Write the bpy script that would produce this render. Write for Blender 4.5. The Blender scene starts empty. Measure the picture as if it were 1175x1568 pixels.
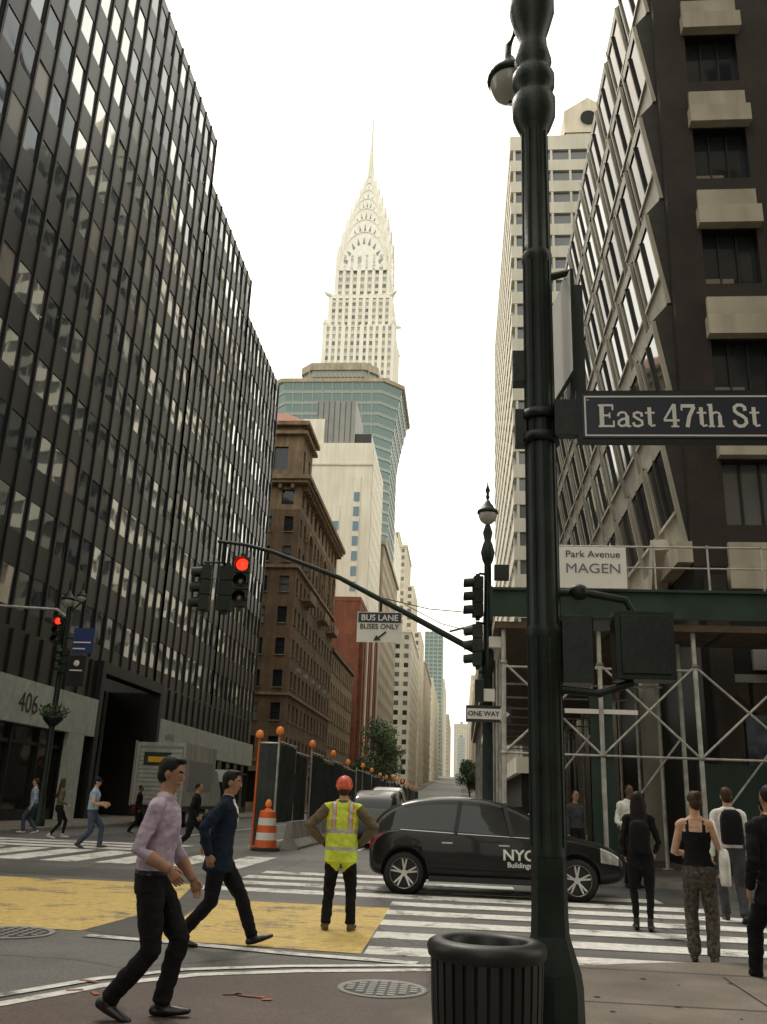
import bpy, bmesh, math, random
import numpy as np
from mathutils import Matrix, Vector, noise
random.seed(7)
SC=bpy.context.scene
COL=SC.collection
# ------------------------------------------------------------------ materials
MATS={}
def _nt(name):
    m=bpy.data.materials.new(name); m.use_nodes=True
    nt=m.node_tree; b=nt.nodes['Principled BSDF']; return m,nt,b
def pm(name,col,rough=.7,metal=0.0,var=.18,ns=3.0,bump=0.0,bs=40.0,streak=0.0,spec=None,emit=None,estr=0,brick=None,coat=0,fine=0.0):
    if name in MATS: return MATS[name]
    m,nt,b=_nt(name); N=nt.nodes; L=nt.links
    tc=N.new('ShaderNodeTexCoord')
    no=N.new('ShaderNodeTexNoise'); no.inputs['Scale'].default_value=ns; no.inputs['Detail'].default_value=4
    L.new(tc.outputs['Object'],no.inputs['Vector'])
    cr=N.new('ShaderNodeValToRGB')
    lo=[c*(1-var) for c in col]; hi=[min(1,c*(1+var)) for c in col]
    cr.color_ramp.elements[0].position=.3; cr.color_ramp.elements[1].position=.7
    cr.color_ramp.elements[0].color=(*lo,1); cr.color_ramp.elements[1].color=(*hi,1)
    L.new(no.outputs['Fac'],cr.inputs['Fac']); out=cr.outputs['Color']
    if brick:
        sx=N.new('ShaderNodeSeparateXYZ'); L.new(tc.outputs['Object'],sx.inputs[0])
        ad=N.new('ShaderNodeMath'); ad.operation='ADD'; L.new(sx.outputs[0],ad.inputs[0]); L.new(sx.outputs[1],ad.inputs[1])
        cb=N.new('ShaderNodeCombineXYZ'); L.new(ad.outputs[0],cb.inputs[0]); L.new(sx.outputs[2],cb.inputs[1])
        bt=N.new('ShaderNodeTexBrick'); bt.inputs['Scale'].default_value=brick
        bt.inputs['Color1'].default_value=(1,1,1,1); bt.inputs['Color2'].default_value=(.72,.72,.72,1); bt.inputs['Mortar'].default_value=(.55,.55,.55,1)
        bt.inputs['Mortar Size'].default_value=.03
        L.new(cb.outputs[0],bt.inputs['Vector'])
        mx=N.new('ShaderNodeMixRGB'); mx.blend_type='MULTIPLY'; mx.inputs[0].default_value=1
        L.new(out,mx.inputs[1]); L.new(bt.outputs['Color'],mx.inputs[2]); out=mx.outputs[0]
    if streak>0:
        mp=N.new('ShaderNodeMapping'); mp.inputs['Scale'].default_value=(1.3,1.3,.09)
        L.new(tc.outputs['Object'],mp.inputs[0])
        n2=N.new('ShaderNodeTexNoise'); n2.inputs['Scale'].default_value=1.2; n2.inputs['Detail'].default_value=4
        L.new(mp.outputs[0],n2.inputs['Vector'])
        r2=N.new('ShaderNodeValToRGB'); r2.color_ramp.elements[0].position=.35; r2.color_ramp.elements[1].position=.65
        k=1-streak; r2.color_ramp.elements[0].color=(k,k,k*.97,1); r2.color_ramp.elements[1].color=(1,1,1,1)
        L.new(n2.outputs['Fac'],r2.inputs[0])
        mx=N.new('ShaderNodeMixRGB'); mx.blend_type='MULTIPLY'; mx.inputs[0].default_value=1
        L.new(out,mx.inputs[1]); L.new(r2.outputs[0],mx.inputs[2]); out=mx.outputs[0]
    if fine>0:
        n4=N.new('ShaderNodeTexNoise'); n4.inputs['Scale'].default_value=70; n4.inputs['Detail'].default_value=3
        L.new(tc.outputs['Object'],n4.inputs['Vector'])
        r4=N.new('ShaderNodeValToRGB'); r4.color_ramp.elements[0].position=.35; r4.color_ramp.elements[1].position=.65
        k=1-fine; r4.color_ramp.elements[0].color=(k,k,k,1); r4.color_ramp.elements[1].color=(1+fine,1+fine,1+fine,1)
        L.new(n4.outputs['Fac'],r4.inputs[0])
        mx=N.new('ShaderNodeMixRGB'); mx.blend_type='MULTIPLY'; mx.inputs[0].default_value=1
        L.new(out,mx.inputs[1]); L.new(r4.outputs[0],mx.inputs[2]); out=mx.outputs[0]
    L.new(out,b.inputs['Base Color'])
    b.inputs['Roughness'].default_value=rough; b.inputs['Metallic'].default_value=metal
    if spec is not None: b.inputs['Specular IOR Level'].default_value=spec
    if coat: b.inputs['Coat Weight'].default_value=coat; b.inputs['Coat Roughness'].default_value=.04
    if emit: b.inputs['Emission Color'].default_value=(*emit,1); b.inputs['Emission Strength'].default_value=estr
    if bump>0:
        n3=N.new('ShaderNodeTexNoise'); n3.inputs['Scale'].default_value=bs; n3.inputs['Detail'].default_value=3
        L.new(tc.outputs['Object'],n3.inputs['Vector'])
        bp=N.new('ShaderNodeBump'); bp.inputs['Strength'].default_value=bump; bp.inputs['Distance'].default_value=.02
        L.new(n3.outputs['Fac'],bp.inputs['Height']); L.new(bp.outputs[0],b.inputs['Normal'])
    MATS[name]=m; return m
def paint(name,col,base,wear=.5):
    m,nt,b=_nt(name); N=nt.nodes; L=nt.links
    tc=N.new('ShaderNodeTexCoord')
    n1=N.new('ShaderNodeTexNoise'); n1.inputs['Scale'].default_value=1.1; n1.inputs['Detail'].default_value=8; n1.inputs['Roughness'].default_value=.78
    L.new(tc.outputs['Object'],n1.inputs['Vector'])
    r=N.new('ShaderNodeValToRGB'); r.color_ramp.elements[0].position=wear-.06; r.color_ramp.elements[1].position=wear+.05
    L.new(n1.outputs['Fac'],r.inputs[0])
    n2=N.new('ShaderNodeTexNoise'); n2.inputs['Scale'].default_value=9; n2.inputs['Detail'].default_value=6; n2.inputs['Roughness'].default_value=.8
    L.new(tc.outputs['Object'],n2.inputs['Vector'])
    c2=N.new('ShaderNodeValToRGB'); c2.color_ramp.elements[0].position=.3; c2.color_ramp.elements[1].position=.65; c2.color_ramp.elements[0].color=(*[c*.55 for c in col],1); c2.color_ramp.elements[1].color=(*col,1)
    L.new(n2.outputs['Fac'],c2.inputs[0])
    mx=N.new('ShaderNodeMixRGB'); mx.inputs[1].default_value=(*base,1)
    L.new(r.outputs[0],mx.inputs[0]); L.new(c2.outputs[0],mx.inputs[2])
    L.new(mx.outputs[0],b.inputs['Base Color']); b.inputs['Roughness'].default_value=.75
    MATS[name]=m; return m
def glass(name,col,metal,rough=.04,wob=.06,wscale=.6):
    m,nt,b=_nt(name); N=nt.nodes; L=nt.links
    b.inputs['Base Color'].default_value=(*col,1); b.inputs['Metallic'].default_value=metal; b.inputs['Roughness'].default_value=rough
    if wob>0:
        tc=N.new('ShaderNodeTexCoord'); n1=N.new('ShaderNodeTexNoise'); n1.inputs['Scale'].default_value=wscale; n1.inputs['Detail'].default_value=1
        L.new(tc.outputs['Object'],n1.inputs['Vector'])
        bp=N.new('ShaderNodeBump'); bp.inputs['Strength'].default_value=wob; bp.inputs['Distance'].default_value=.3
        L.new(n1.outputs['Fac'],bp.inputs['Height']); L.new(bp.outputs[0],b.inputs['Normal'])
    MATS[name]=m; return m
def asphalt(name,col,red=0):
    m,nt,b=_nt(name); N=nt.nodes; L=nt.links
    tc=N.new('ShaderNodeTexCoord')
    n1=N.new('ShaderNodeTexNoise'); n1.inputs['Scale'].default_value=.4; n1.inputs['Detail'].default_value=7; n1.inputs['Roughness'].default_value=.65
    n2=N.new('ShaderNodeTexNoise'); n2.inputs['Scale'].default_value=55; n2.inputs['Detail'].default_value=3
    vo=N.new('ShaderNodeTexVoronoi'); vo.feature='DISTANCE_TO_EDGE'; vo.inputs['Scale'].default_value=.38
    n3=N.new('ShaderNodeTexNoise'); n3.inputs['Scale'].default_value=1.4; n3.inputs['Detail'].default_value=4
    L.new(tc.outputs['Object'],n3.inputs['Vector'])
    mv=N.new('ShaderNodeMixRGB'); mv.inputs[0].default_value=.25; L.new(tc.outputs['Object'],mv.inputs[1]); L.new(n3.outputs['Color'],mv.inputs[2])
    L.new(mv.outputs[0],vo.inputs['Vector'])
    for n in (n1,n2): L.new(tc.outputs['Object'],n.inputs['Vector'])
    r1=N.new('ShaderNodeValToRGB'); r1.color_ramp.elements[0].position=.35; r1.color_ramp.elements[1].position=.68
    r1.color_ramp.elements[0].color=(*[c*.62 for c in col],1); r1.color_ramp.elements[1].color=(*[c*1.35 for c in col],1)
    L.new(n1.outputs['Fac'],r1.inputs[0])
    r2=N.new('ShaderNodeValToRGB'); r2.color_ramp.elements[0].position=.35; r2.color_ramp.elements[1].position=.7
    r2.color_ramp.elements[0].color=(.55,.55,.55,1); r2.color_ramp.elements[1].color=(1.4,1.38,1.34,1)
    L.new(n2.outputs['Fac'],r2.inputs[0])
    r3=N.new('ShaderNodeValToRGB'); r3.color_ramp.elements[0].position=0; r3.color_ramp.elements[1].position=.012
    r3.color_ramp.elements[0].color=(.4,.4,.4,1); r3.color_ramp.elements[1].color=(1,1,1,1)
    L.new(vo.outputs[0],r3.inputs[0])
    a=N.new('ShaderNodeMixRGB'); a.blend_type='MULTIPLY'; a.inputs[0].default_value=1
    L.new(r1.outputs[0],a.inputs[1]); L.new(r2.outputs[0],a.inputs[2])
    c=N.new('ShaderNodeMixRGB'); c.blend_type='MULTIPLY'; c.inputs[0].default_value=1
    L.new(a.outputs[0],c.inputs[1]); L.new(r3.outputs[0],c.inputs[2])
    L.new(c.outputs[0],b.inputs['Base Color']); b.inputs['Roughness'].default_value=.6
    bp=N.new('ShaderNodeBump'); bp.inputs['Strength'].default_value=.35; bp.inputs['Distance'].default_value=.01
    L.new(n2.outputs['Fac'],bp.inputs['Height']); L.new(bp.outputs[0],b.inputs['Normal'])
    MATS[name]=m; return m
M_ASPH=asphalt('asphalt',(.115,.115,.110)); M_ASPHR=asphalt('asphalt_reddish',(.085,.058,.047))
M_WALK=pm('sidewalk_concrete',(.15,.128,.105),.8,var=.35,ns=1.2,bump=.2,bs=60,fine=.25)
M_KERB=pm('kerb_granite',(.25,.24,.22),.8,var=.2,fine=.2)
M_WHITE=paint('road_paint_white',(.80,.79,.75),(.12,.115,.105),.435)
M_YEL=paint('road_paint_yellow',(.70,.50,.16),(.15,.135,.11),.43)
M_ORG=paint('survey_paint_orange',(.5,.14,.05),(.10,.075,.065),.5)
M_BLK=pm('black_steel',(.011,.011,.012),.45,var=.3,ns=1.5)
M_BLK2=pm('dark_spandrel',(.018,.016,.016),.3,var=.35,ns=.8)
M_MARB=pm('pale_green_marble',(.46,.49,.45),.35,var=.15,ns=2.5,streak=.15)
M_BROWN=pm('brown_brick',(.20,.128,.072),.85,var=.25,ns=.6,brick=2.2,streak=.35)
M_BROWNL=pm('brown_stone',(.27,.19,.115),.85,var=.25,ns=.8,streak=.4)
M_RED=pm('red_brick',(.27,.09,.05),.85,var=.2,ns=.6,brick=2.0,streak=.2)
M_ROOFR=pm('roof_red_tile',(.28,.10,.055),.8,var=.2)
M_CREAM=pm('cream_stone',(.76,.72,.62),.8,var=.07,ns=.2,streak=.12)
M_CHRY=pm('chrysler_brick_hazed',(.84,.81,.72),.8,var=.05,ns=.1,streak=.06)  # white brick, albedo lifted so the colour carries distance haze
M_CHRG=pm('chrysler_grey_brick_hazed',(.70,.67,.60),.8,var=.05,ns=.1)  # grey brick lightened the same way, haze put into the colour
M_STEEL=pm('crown_steel',(.80,.78,.72),.5,.15,var=.08,ns=.5)
M_TAN=pm('tan_brick',(.42,.355,.26),.85,var=.2,ns=.3,streak=.25)
M_TANL=pm('pale_tan_stone',(.64,.58,.47),.85,var=.12,ns=.3,streak=.15)
M_GREY=pm('grey_metal_panel',(.26,.26,.25),.6,var=.1,ns=.4)
M_BEIGE=pm('beige_spandrel',(.46,.42,.34),.6,var=.12,ns=1.0,streak=.3)
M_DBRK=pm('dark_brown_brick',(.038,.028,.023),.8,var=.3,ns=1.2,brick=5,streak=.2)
M_GRN=pm('green_plywood',(.016,.044,.033),.6,var=.35,ns=1.5,streak=.35)
M_GRNT=pm('weathered_green_copper',(.30,.345,.32),.5,.1,var=.1)
M_WOOD=pm('plywood_tan',(.11,.08,.05),.8,var=.3)
M_PIPE=pm('galvanised_pipe',(.46,.45,.42),.45,.3,var=.3,ns=4)
M_POLE=pm('pole_dark_green_paint',(.009,.017,.014),.45,0,var=.4,ns=6,bump=.15,bs=35,spec=.35)
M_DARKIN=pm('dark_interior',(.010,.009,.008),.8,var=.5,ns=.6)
M_WHT=pm('white_panel',(.8,.79,.74),.5,var=.05)
M_ORANGE=pm('orange_plastic',(.75,.14,.03),.5,var=.15)
M_CONC=pm('barrier_concrete',(.42,.40,.36),.85,var=.2,ns=2,fine=.2,streak=.3)
M_MESH=pm('dark_screen_cloth',(.045,.056,.053),.8,var=.35,ns=1.5,bump=.3,bs=3)
M_BLUE=pm('sign_blue',(.010,.013,.036),.4,var=.15,ns=5)
M_SIGNW=pm('sign_white',(.78,.78,.75),.45,var=.04)
M_SBLUE=pm('banner_blue',(.02,.045,.16),.5,var=.1)
M_RUB=pm('rubber',(.012,.012,.012),.8,var=.2)
M_ALLOY=pm('alloy',(.6,.6,.6),.3,.9,var=.05)
M_LRED=pm('signal_red_lit',(.8,.02,.01),.3,emit=(1,.03,.01),estr=2.2,var=.02)
M_LOFF=pm('signal_lens_off',(.03,.02,.015),.15,var=.1)
M_FLASH=pm('warning_lamp_orange',(.75,.25,.05),.3,emit=(1,.25,.03),estr=.1,var=.05)
M_BARK=pm('bark',(.08,.06,.045),.9,var=.3,bump=.4)
M_LEAF=pm('leaf_green',(.045,.085,.03),.6,var=.4,ns=1.2); M_LEAF2=pm('leaf_light',(.09,.13,.05),.6,var=.3,ns=1.2)
M_GLOBE=pm('lamp_glass_bowl',(.40,.41,.38),.15,var=.1)
M_BANW=pm('banner_white',(.85,.84,.80),.6,var=.03)
M_TRUCK=pm('truck_white_dirty',(.50,.49,.45),.5,var=.15,streak=.35)
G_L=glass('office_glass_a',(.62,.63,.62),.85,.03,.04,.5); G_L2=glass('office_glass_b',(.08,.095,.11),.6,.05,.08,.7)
G_L3=glass('office_glass_c',(.26,.28,.29),.8,.04,.06,.5); G_BL=pm('glass_with_blinds',(.22,.20,.17),.25,.0,var=.15,ns=.8)
G_D=glass('window_glass_dark',(.035,.042,.05),.35,.06); G_DG=glass('window_glass_grey',(.16,.17,.18),.3,.1); G_TEAL=glass('teal_glass',(.14,.20,.20),.45,.1)
G_SHOP=glass('shop_glass',(.035,.032,.028),.35,.05)
G_FAR=pm('far_window_hazed',(.42,.42,.40),.35,var=.12,ns=.1)  # pale window tone, low contrast paints in the distance haze
G_BLUE=glass('blue_window',(.12,.19,.25),.3,.1)
# ------------------------------------------------------------------ mesh builder
def empty(name,loc=(0,0,0),rz=0):
    o=bpy.data.objects.new(name,None); o.location=loc; o.rotation_euler=(0,0,rz); o.empty_display_size=.3; COL.objects.link(o); return o
class MB:
    def __init__(s): s.v=[];s.f=[];s.m=[];s.sm=[];s.mats=[];s.X=None
    def mi(s,m):
        if m not in s.mats: s.mats.append(m)
        return s.mats.index(m)
    def add(s,vs,fs,m,smooth=False):
        b=len(s.v)
        if s.X is not None: vs=[s.X@Vector(q) for q in vs]
        s.v+= [tuple(q) for q in vs]; k=s.mi(m)
        for f in fs: s.f.append([b+i for i in f]); s.m.append(k); s.sm.append(smooth)
    def quad(s,a,b,c,d,m): s.add([a,b,c,d],[(0,1,2,3)],m)
    def poly(s,pts,m): s.add(pts,[tuple(range(len(pts)))],m)
    def box(s,x0,y0,z0,x1,y1,z1,m):
        vs=[(x,y,z) for z in (z0,z1) for y in (y0,y1) for x in (x0,x1)]
        s.add(vs,[(0,2,3,1),(4,5,7,6),(0,1,5,4),(2,6,7,3),(0,4,6,2),(1,3,7,5)],m)
    def bar(s,a,b,w,h,m,up=(0,0,1)):
        a=Vector(a);b=Vector(b);t=(b-a).normalized();u=Vector(up)
        if abs(t.dot(u))>.98: u=Vector((1,0,0))
        sd=t.cross(u).normalized();u=sd.cross(t)
        vs=[p+sd*(i*w/2)+u*(j*h/2) for p in (a,b) for i,j in ((-1,-1),(1,-1),(1,1),(-1,1))]
        s.add(vs,[(0,1,2,3),(7,6,5,4),(0,4,5,1),(1,5,6,2),(2,6,7,3),(3,7,4,0)],m)
    def tube(s,pts,rs,m,n=12,caps=True,smooth=True):
        pts=[Vector(p) for p in pts]; V=[];Fc=[]
        if not hasattr(rs,'__len__'): rs=[rs]*len(pts)
        ref=None
        for i,p in enumerate(pts):
            t=(pts[min(i+1,len(pts)-1)]-pts[max(i-1,0)]).normalized()
            if ref is None:
                ref=Vector((0,0,1)) if abs(t.z)<.9 else Vector((1,0,0))
            a=(ref-t*ref.dot(t)).normalized(); ref=a; bb=t.cross(a)
            for k in range(n):
                an=2*math.pi*k/n; V.append(p+(a*math.cos(an)+bb*math.sin(an))*rs[i])
        for i in range(len(pts)-1):
            for k in range(n):
                k2=(k+1)%n; Fc.append((i*n+k,i*n+k2,(i+1)*n+k2,(i+1)*n+k))
        s.add(V,Fc,m,smooth)
        if caps:
            s.add(V[:n],[tuple(range(n))[::-1]],m); s.add(V[-n:],[tuple(range(n))],m)
    def lathe(s,c,prof,m,n=24,smooth=True):
        V=[];Fc=[]
        for r,z in prof:
            for k in range(n):
                a=2*math.pi*k/n; V.append((c[0]+r*math.cos(a),c[1]+r*math.sin(a),c[2]+z))
        for i in range(len(prof)-1):
            for k in range(n):
                k2=(k+1)%n; Fc.append((i*n+k,i*n+k2,(i+1)*n+k2,(i+1)*n+k))
        s.add(V,Fc,m,smooth)
    def ell(s,c,r,m,n=14,k=9):
        V=[];Fc=[]
        for i in range(k+1):
            th=math.pi*i/k
            for j in range(n):
                a=2*math.pi*j/n; V.append((c[0]+r[0]*math.sin(th)*math.cos(a),c[1]+r[1]*math.sin(th)*math.sin(a),c[2]+r[2]*math.cos(th)))
        for i in range(k):
            for j in range(n):
                j2=(j+1)%n; Fc.append((i*n+j,i*n+j2,(i+1)*n+j2,(i+1)*n+j))
        s.add(V,Fc,m,True)
    def build(s,name,parent=None,bevel=0):
        me=bpy.data.meshes.new(name); me.from_pydata(s.v,[],s.f)
        for m in s.mats: me.materials.append(m)
        me.polygons.foreach_set('material_index',s.m); me.polygons.foreach_set('use_smooth',s.sm); me.update()
        o=bpy.data.objects.new(name,me); COL.objects.link(o)
        if parent: o.parent=parent
        if bevel:
            bv=o.modifiers.new('b','BEVEL'); bv.width=bevel; bv.segments=2; bv.limit_method='ANGLE'
        return o
def V2(x,y): return Vector((x,y,0))
def facade(mb,p,u,n,W,z0,z1,nx,nz,fw,fh,dep,wall,glasses,vo=.5,tilt=.004,mull=0,sill=None,fin=None,wallsp=None,frame=None,cross=False,pick=None):
    p=V2(*p);u=V2(*u);n=V2(*n)
    cw=W/nx; ch=(z1-z0)/nz; ww=cw*fw; wh=ch*fh
    def P(s,z,d=0): q=p+u*s+n*d; return (q.x,q.y,z)
    sp=wallsp or wall
    prev=z0
    for j in range(nz):
        zb=z0+j*ch; wb=zb+(ch-wh)*vo; wt=wb+wh
        mb.quad(P(0,prev),P(W,prev),P(W,wb),P(0,wb),sp)
        prev=wt
        for i in range(nx):
            s0=i*cw+(cw-ww)/2; s1=s0+ww
            e0=0 if i==0 else i*cw-(cw-ww)/2
            mb.quad(P(e0,wb),P(s0,wb),P(s0,wt),P(e0,wt),wall)
            if i==nx-1: mb.quad(P(s1,wb),P(W,wb),P(W,wt),P(s1,wt),wall)
            g=pick(i,j) if pick else random.choice(glasses)
            t1=random.uniform(-tilt,tilt)*ww; t2=random.uniform(-tilt,tilt)*wh
            mb.quad(P(s0,wb,-dep+t1+t2),P(s1,wb,-dep-t1+t2),P(s1,wt,-dep-t1-t2),P(s0,wt,-dep+t1-t2),g)
            if dep>.02:
                r=frame or wall
                mb.quad(P(s0,wb),P(s1,wb),P(s1,wb,-dep),P(s0,wb,-dep),r); mb.quad(P(s0,wt),P(s1,wt),P(s1,wt,-dep),P(s0,wt,-dep),r)
                mb.quad(P(s0,wb),P(s0,wt),P(s0,wt,-dep),P(s0,wb,-dep),r); mb.quad(P(s1,wb),P(s1,wt),P(s1,wt,-dep),P(s1,wb,-dep),r)
            for k in range(mull):
                sm=s0+ww*(k+1)/(mull+1); d=-dep+.05
                mb.bar(P(sm,wb,d),P(sm,wt,d),.06,.06,frame or M_BLK)
            if cross:
                zm=(wb+wt)/2; mb.bar(P(s0,zm,-dep+.05),P(s1,zm,-dep+.05),.06,.06,frame or M_BLK)
            if sill: mb.bar(P(s0-.08,wb-.06,.05),P(s1+.08,wb-.06,.05),.2,.12,sill)
    mb.quad(P(0,prev),P(W,prev),P(W,z1),P(0,z1),sp)
    if fin:
        fwid,fdep,fm=fin
        for i in range(nx+1):
            mb.bar(P(i*cw,z0,fdep/2+.003),P(i*cw,z1,fdep/2+.003),fwid,fdep,fm,up=(n.x,n.y,0))
FD={'n':lambda x0,x1,y0,y1:((x0,y0),(1,0),(0,-1),x1-x0),'s':lambda x0,x1,y0,y1:((x0,y1),(1,0),(0,1),x1-x0),
    'e':lambda x0,x1,y0,y1:((x1,y0),(0,1),(1,0),y1-y0),'w':lambda x0,x1,y0,y1:((x0,y0),(0,1),(-1,0),y1-y0)}
def block(mb,x0,x1,y0,y1,z0,z1,wall,glasses,cw,ch,fw,fh,dep=.2,faces='ne',roof=None,cornice=None,**kw):
    for k in 'nsew':
        p,u,n,W=FD[k](x0,x1,y0,y1)
        if k in faces:
            facade(mb,p,u,n,W,z0,z1,max(1,round(W/cw)),max(1,round((z1-z0)/ch)),fw,fh,dep,wall,glasses,**kw)
        else:
            a=Vector((p[0],p[1],z0));b=a+Vector((u[0],u[1],0))*W
            mb.quad(a,b,b+Vector((0,0,z1-z0)),a+Vector((0,0,z1-z0)),wall)
    mb.quad((x0,y0,z1),(x1,y0,z1),(x1,y1,z1),(x0,y1,z1),roof or wall)
    if cornice:
        pr,h,cm=cornice
        mb.box(x0-pr,y0-pr,z1+.003,x1+pr,y1+pr,z1+h,cm)
def text(body,size,loc,rot,mat,parent=None,name='lettering',align='CENTER',off=0,ext=.002,sx=1):
    c=bpy.data.curves.new(name,'FONT'); c.body=body; c.size=size; c.align_x=align; c.align_y='CENTER'; c.offset=off; c.extrude=ext
    c.materials.append(mat); o=bpy.data.objects.new(name,c); o.location=loc; o.rotation_euler=rot; o.scale=(sx,1,1); COL.objects.link(o)
    if parent: o.parent=parent
    return o
RN=(math.pi/2,0,0)
K_=.175;t_=.09
GL={'E':(.74,[([(.16,0),(.16,1)],K_),([(.02,.955),(.64,.955)],t_),([(.02,.045),(.67,.045)],t_),([(.16,.51),(.5,.51)],t_),([(.61,.96),(.61,.74)],.07),([(.64,.04),(.64,.28)],.07),([(.48,.39),(.48,.63)],.06)]),
'a':(.62,[([(.45,.02),(.45,.5)],.15),([(.08,.48),(.12,.6),(.25,.655),(.38,.63),(.45,.5)],.095),([(.45,.38),(.25,.35),(.11,.26),(.10,.13),(.2,.045),(.34,.07),(.45,.18)],.10),([(.45,.04),(.6,.04)],.08)]),
's':(.54,[([(.43,.46),(.42,.6),(.26,.65),(.12,.59),(.11,.47),(.27,.36),(.43,.26),(.44,.11),(.28,.04),(.11,.07),(.08,.21)],.11)]),
't':(.45,[([(.21,.12),(.21,.86)],.15),([(.03,.62),(.42,.62)],.08),([(.19,.14),(.27,.05),(.42,.09)],.09)]),
'4':(.70,[([(.46,1),(.05,.33)],.09),([(.02,.29),(.66,.29)],.10),([(.47,0),(.47,1)],.15),([(.31,.035),(.63,.035)],.07)]),
'7':(.64,[([(.05,.92),(.61,.92)],.15),([(.57,.88),(.36,.45),(.26,0)],.15),([(.07,.72),(.07,.9)],.07)]),
'h':(.68,[([(.15,0),(.15,1)],.15),([(.02,.965),(.15,.965)],.07),([(.15,.46),(.24,.6),(.37,.65),(.48,.6),(.51,.48)],.09),([(.50,0),(.50,.5)],.15),([(.02,.035),(.28,.035)],.07),([(.38,.035),(.65,.035)],.07)]),
'S':(.68,[([(.54,.70),(.53,.86),(.42,.95),(.26,.955),(.13,.86),(.13,.70),(.25,.58),(.42,.48),(.55,.36),(.56,.18),(.44,.06),(.27,.04),(.13,.12),(.08,.30)],.14)]),
' ':(.30,[])}
def signtext(mb,s,x0,z0,h,y,mat,wtot=None):
    W=sum(GL[c][0] for c in s)*h; k=1 if not wtot else wtot/W; x=x0; q=0
    for c in s:
        w,st=GL[c]
        for pts,th in st:
            q+=1; P=[Vector((x+px*h*k,0,z0+pz*h)) for px,pz in pts]; Lf=[];Rt=[]
            for i,p in enumerate(P):
                t=(P[min(i+1,len(P)-1)]-P[max(i-1,0)]).normalized(); n=Vector((-t.z,0,t.x))*th*h/2; yy=Vector((0,y-.00025*(q%9),0)); Lf.append(p+n+yy);Rt.append(p-n+yy)
            for i in range(len(P)-1): mb.quad(Rt[i],Rt[i+1],Lf[i+1],Lf[i],mat)
        x+=w*h*k
# ------------------------------------------------------------------ ground
def gz(y):
    if y<130: return 0.0
    if y<230: return .038*(y-130)**2/200
    if y<900: return 1.9+.038*(y-230)
    return 1.9+.038*670+.004*(y-900)
YL=[-400,-60,-20,0,5,10,15,20,30,50,80,110,130,145,160,180,200,230,300,400,550,700,900,1200,2500]
def strip(mb,x0,x1,ya,yb,off,m):
    ys=[y for y in YL if ya<y<yb]; ys=[ya]+ys+[yb]
    for a,b in zip(ys[:-1],ys[1:]):
        mb.quad((x0,a,gz(a)+off),(x1,a,gz(a)+off),(x1,b,gz(b)+off),(x0,b,gz(b)+off),m)
mb=MB(); strip(mb,-1500,1500,-400,2500,0,M_ASPH); mb.build('ground')
mb=MB(); strip(mb,-15,.2,-60,1400,.004,M_ASPH); mb.build('avenue_road')
def prism(mb,pts,z0,z1,mt,ms):
    mb.poly([(x,y,z1) for x,y in pts],mt)
    for (a,b) in zip(pts,pts[1:]+pts[:1]): mb.quad((*a,z0),(*b,z0),(*b,z1),(*a,z1),ms)
def arc(cx,cy,r,a0,a1,n=10): return [(cx+r*math.cos(math.radians(a0+(a1-a0)*i/n)),cy+r*math.sin(math.radians(a0+(a1-a0)*i/n))) for i in range(n+1)]
mb=MB()
near=[(-.55,-60),(40,-60),(40,9.9),(4.0,9.9)]+arc(3.4,5.9,3.95,88,180,12)
prism(mb,near,0,.10,M_WALK,M_KERB); mb.build('sidewalk_near')
mb=MB()
prism(mb,[(40,20.0),(40,82),(.2,82)]+arc(2.7,22.4,2.5,180,266,8),0,.14,M_WALK,M_KERB); mb.build('sidewalk_west')
mb=MB(); prism(mb,[(-60,20),(-17.5,20)]+arc(-17.5,22.5,2.5,-90,0,8)[1:]+[(-15,82),(-60,82)],0,.14,M_WALK,M_KERB)
mb.build('sidewalk_east')
mb=MB(); prism(mb,[(-60,-60),(-15,-60),(-15,7.5),(-17,9.5),(-60,9.5)],0,.14,M_WALK,M_KERB); mb.build('sidewalk_northeast')
mb=MB()
for a,b in ((100,160),(178,238),(256,316),(334,394),(412,900)):
    for x0,x1 in ((-19.5,-15),(.2,6.5)):
        strip(mb,x0,x1,a,b,.14,M_WALK)
        xk=x1 if x0<-10 else x0
        ys=[y for y in YL if a<y<b]; ys=[a]+ys+[b]
        for c,d in zip(ys[:-1],ys[1:]): mb.quad((xk,c,gz(c)),(xk,d,gz(d)),(xk,d,gz(d)+.14),(xk,c,gz(c)+.14),M_KERB)
mb.build('sidewalk_far')
mb=MB()
for i in range(9):
    mb.quad((.8+i*1.5,2,.104),(.815+i*1.5,2,.104),(.815+i*1.5,8.4+min(1.2,i*.5),.104),(.8+i*1.5,8.4+min(1.2,i*.5),.104),M_DARKIN)
for j in range(5): mb.quad((.3,3+j*1.5,.1045),(14,3+j*1.5,.1045),(14,3.015+j*1.5,.1045),(.3,3.015+j*1.5,.1045),M_DARKIN)
for i in range(60):
    x=random.uniform(.2,4);y=random.uniform(5.5,9.0); r=random.uniform(.012,.03)
    if (x-3.4)**2+(y-5.9)**2<3.7**2: mb.poly([(x+r*math.cos(k),y+r*math.sin(k),.1035) for k in (0,1,2,3,4,5)],M_DARKIN)
mb.build('pavement_joints')
def ribbon(mb,pts,w,z,m):
    pts=[Vector((*p,z)) for p in pts]; L=[];R_=[]
    for i,p in enumerate(pts):
        t=(pts[min(i+1,len(pts)-1)]-pts[max(i-1,0)]).normalized(); s=Vector((-t.y,t.x,0))*w/2
        L.append(p+s);R_.append(p-s)
    for i in range(len(pts)-1): mb.quad(R_[i],R_[i+1],L[i+1],L[i],m)
mb=MB()
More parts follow.
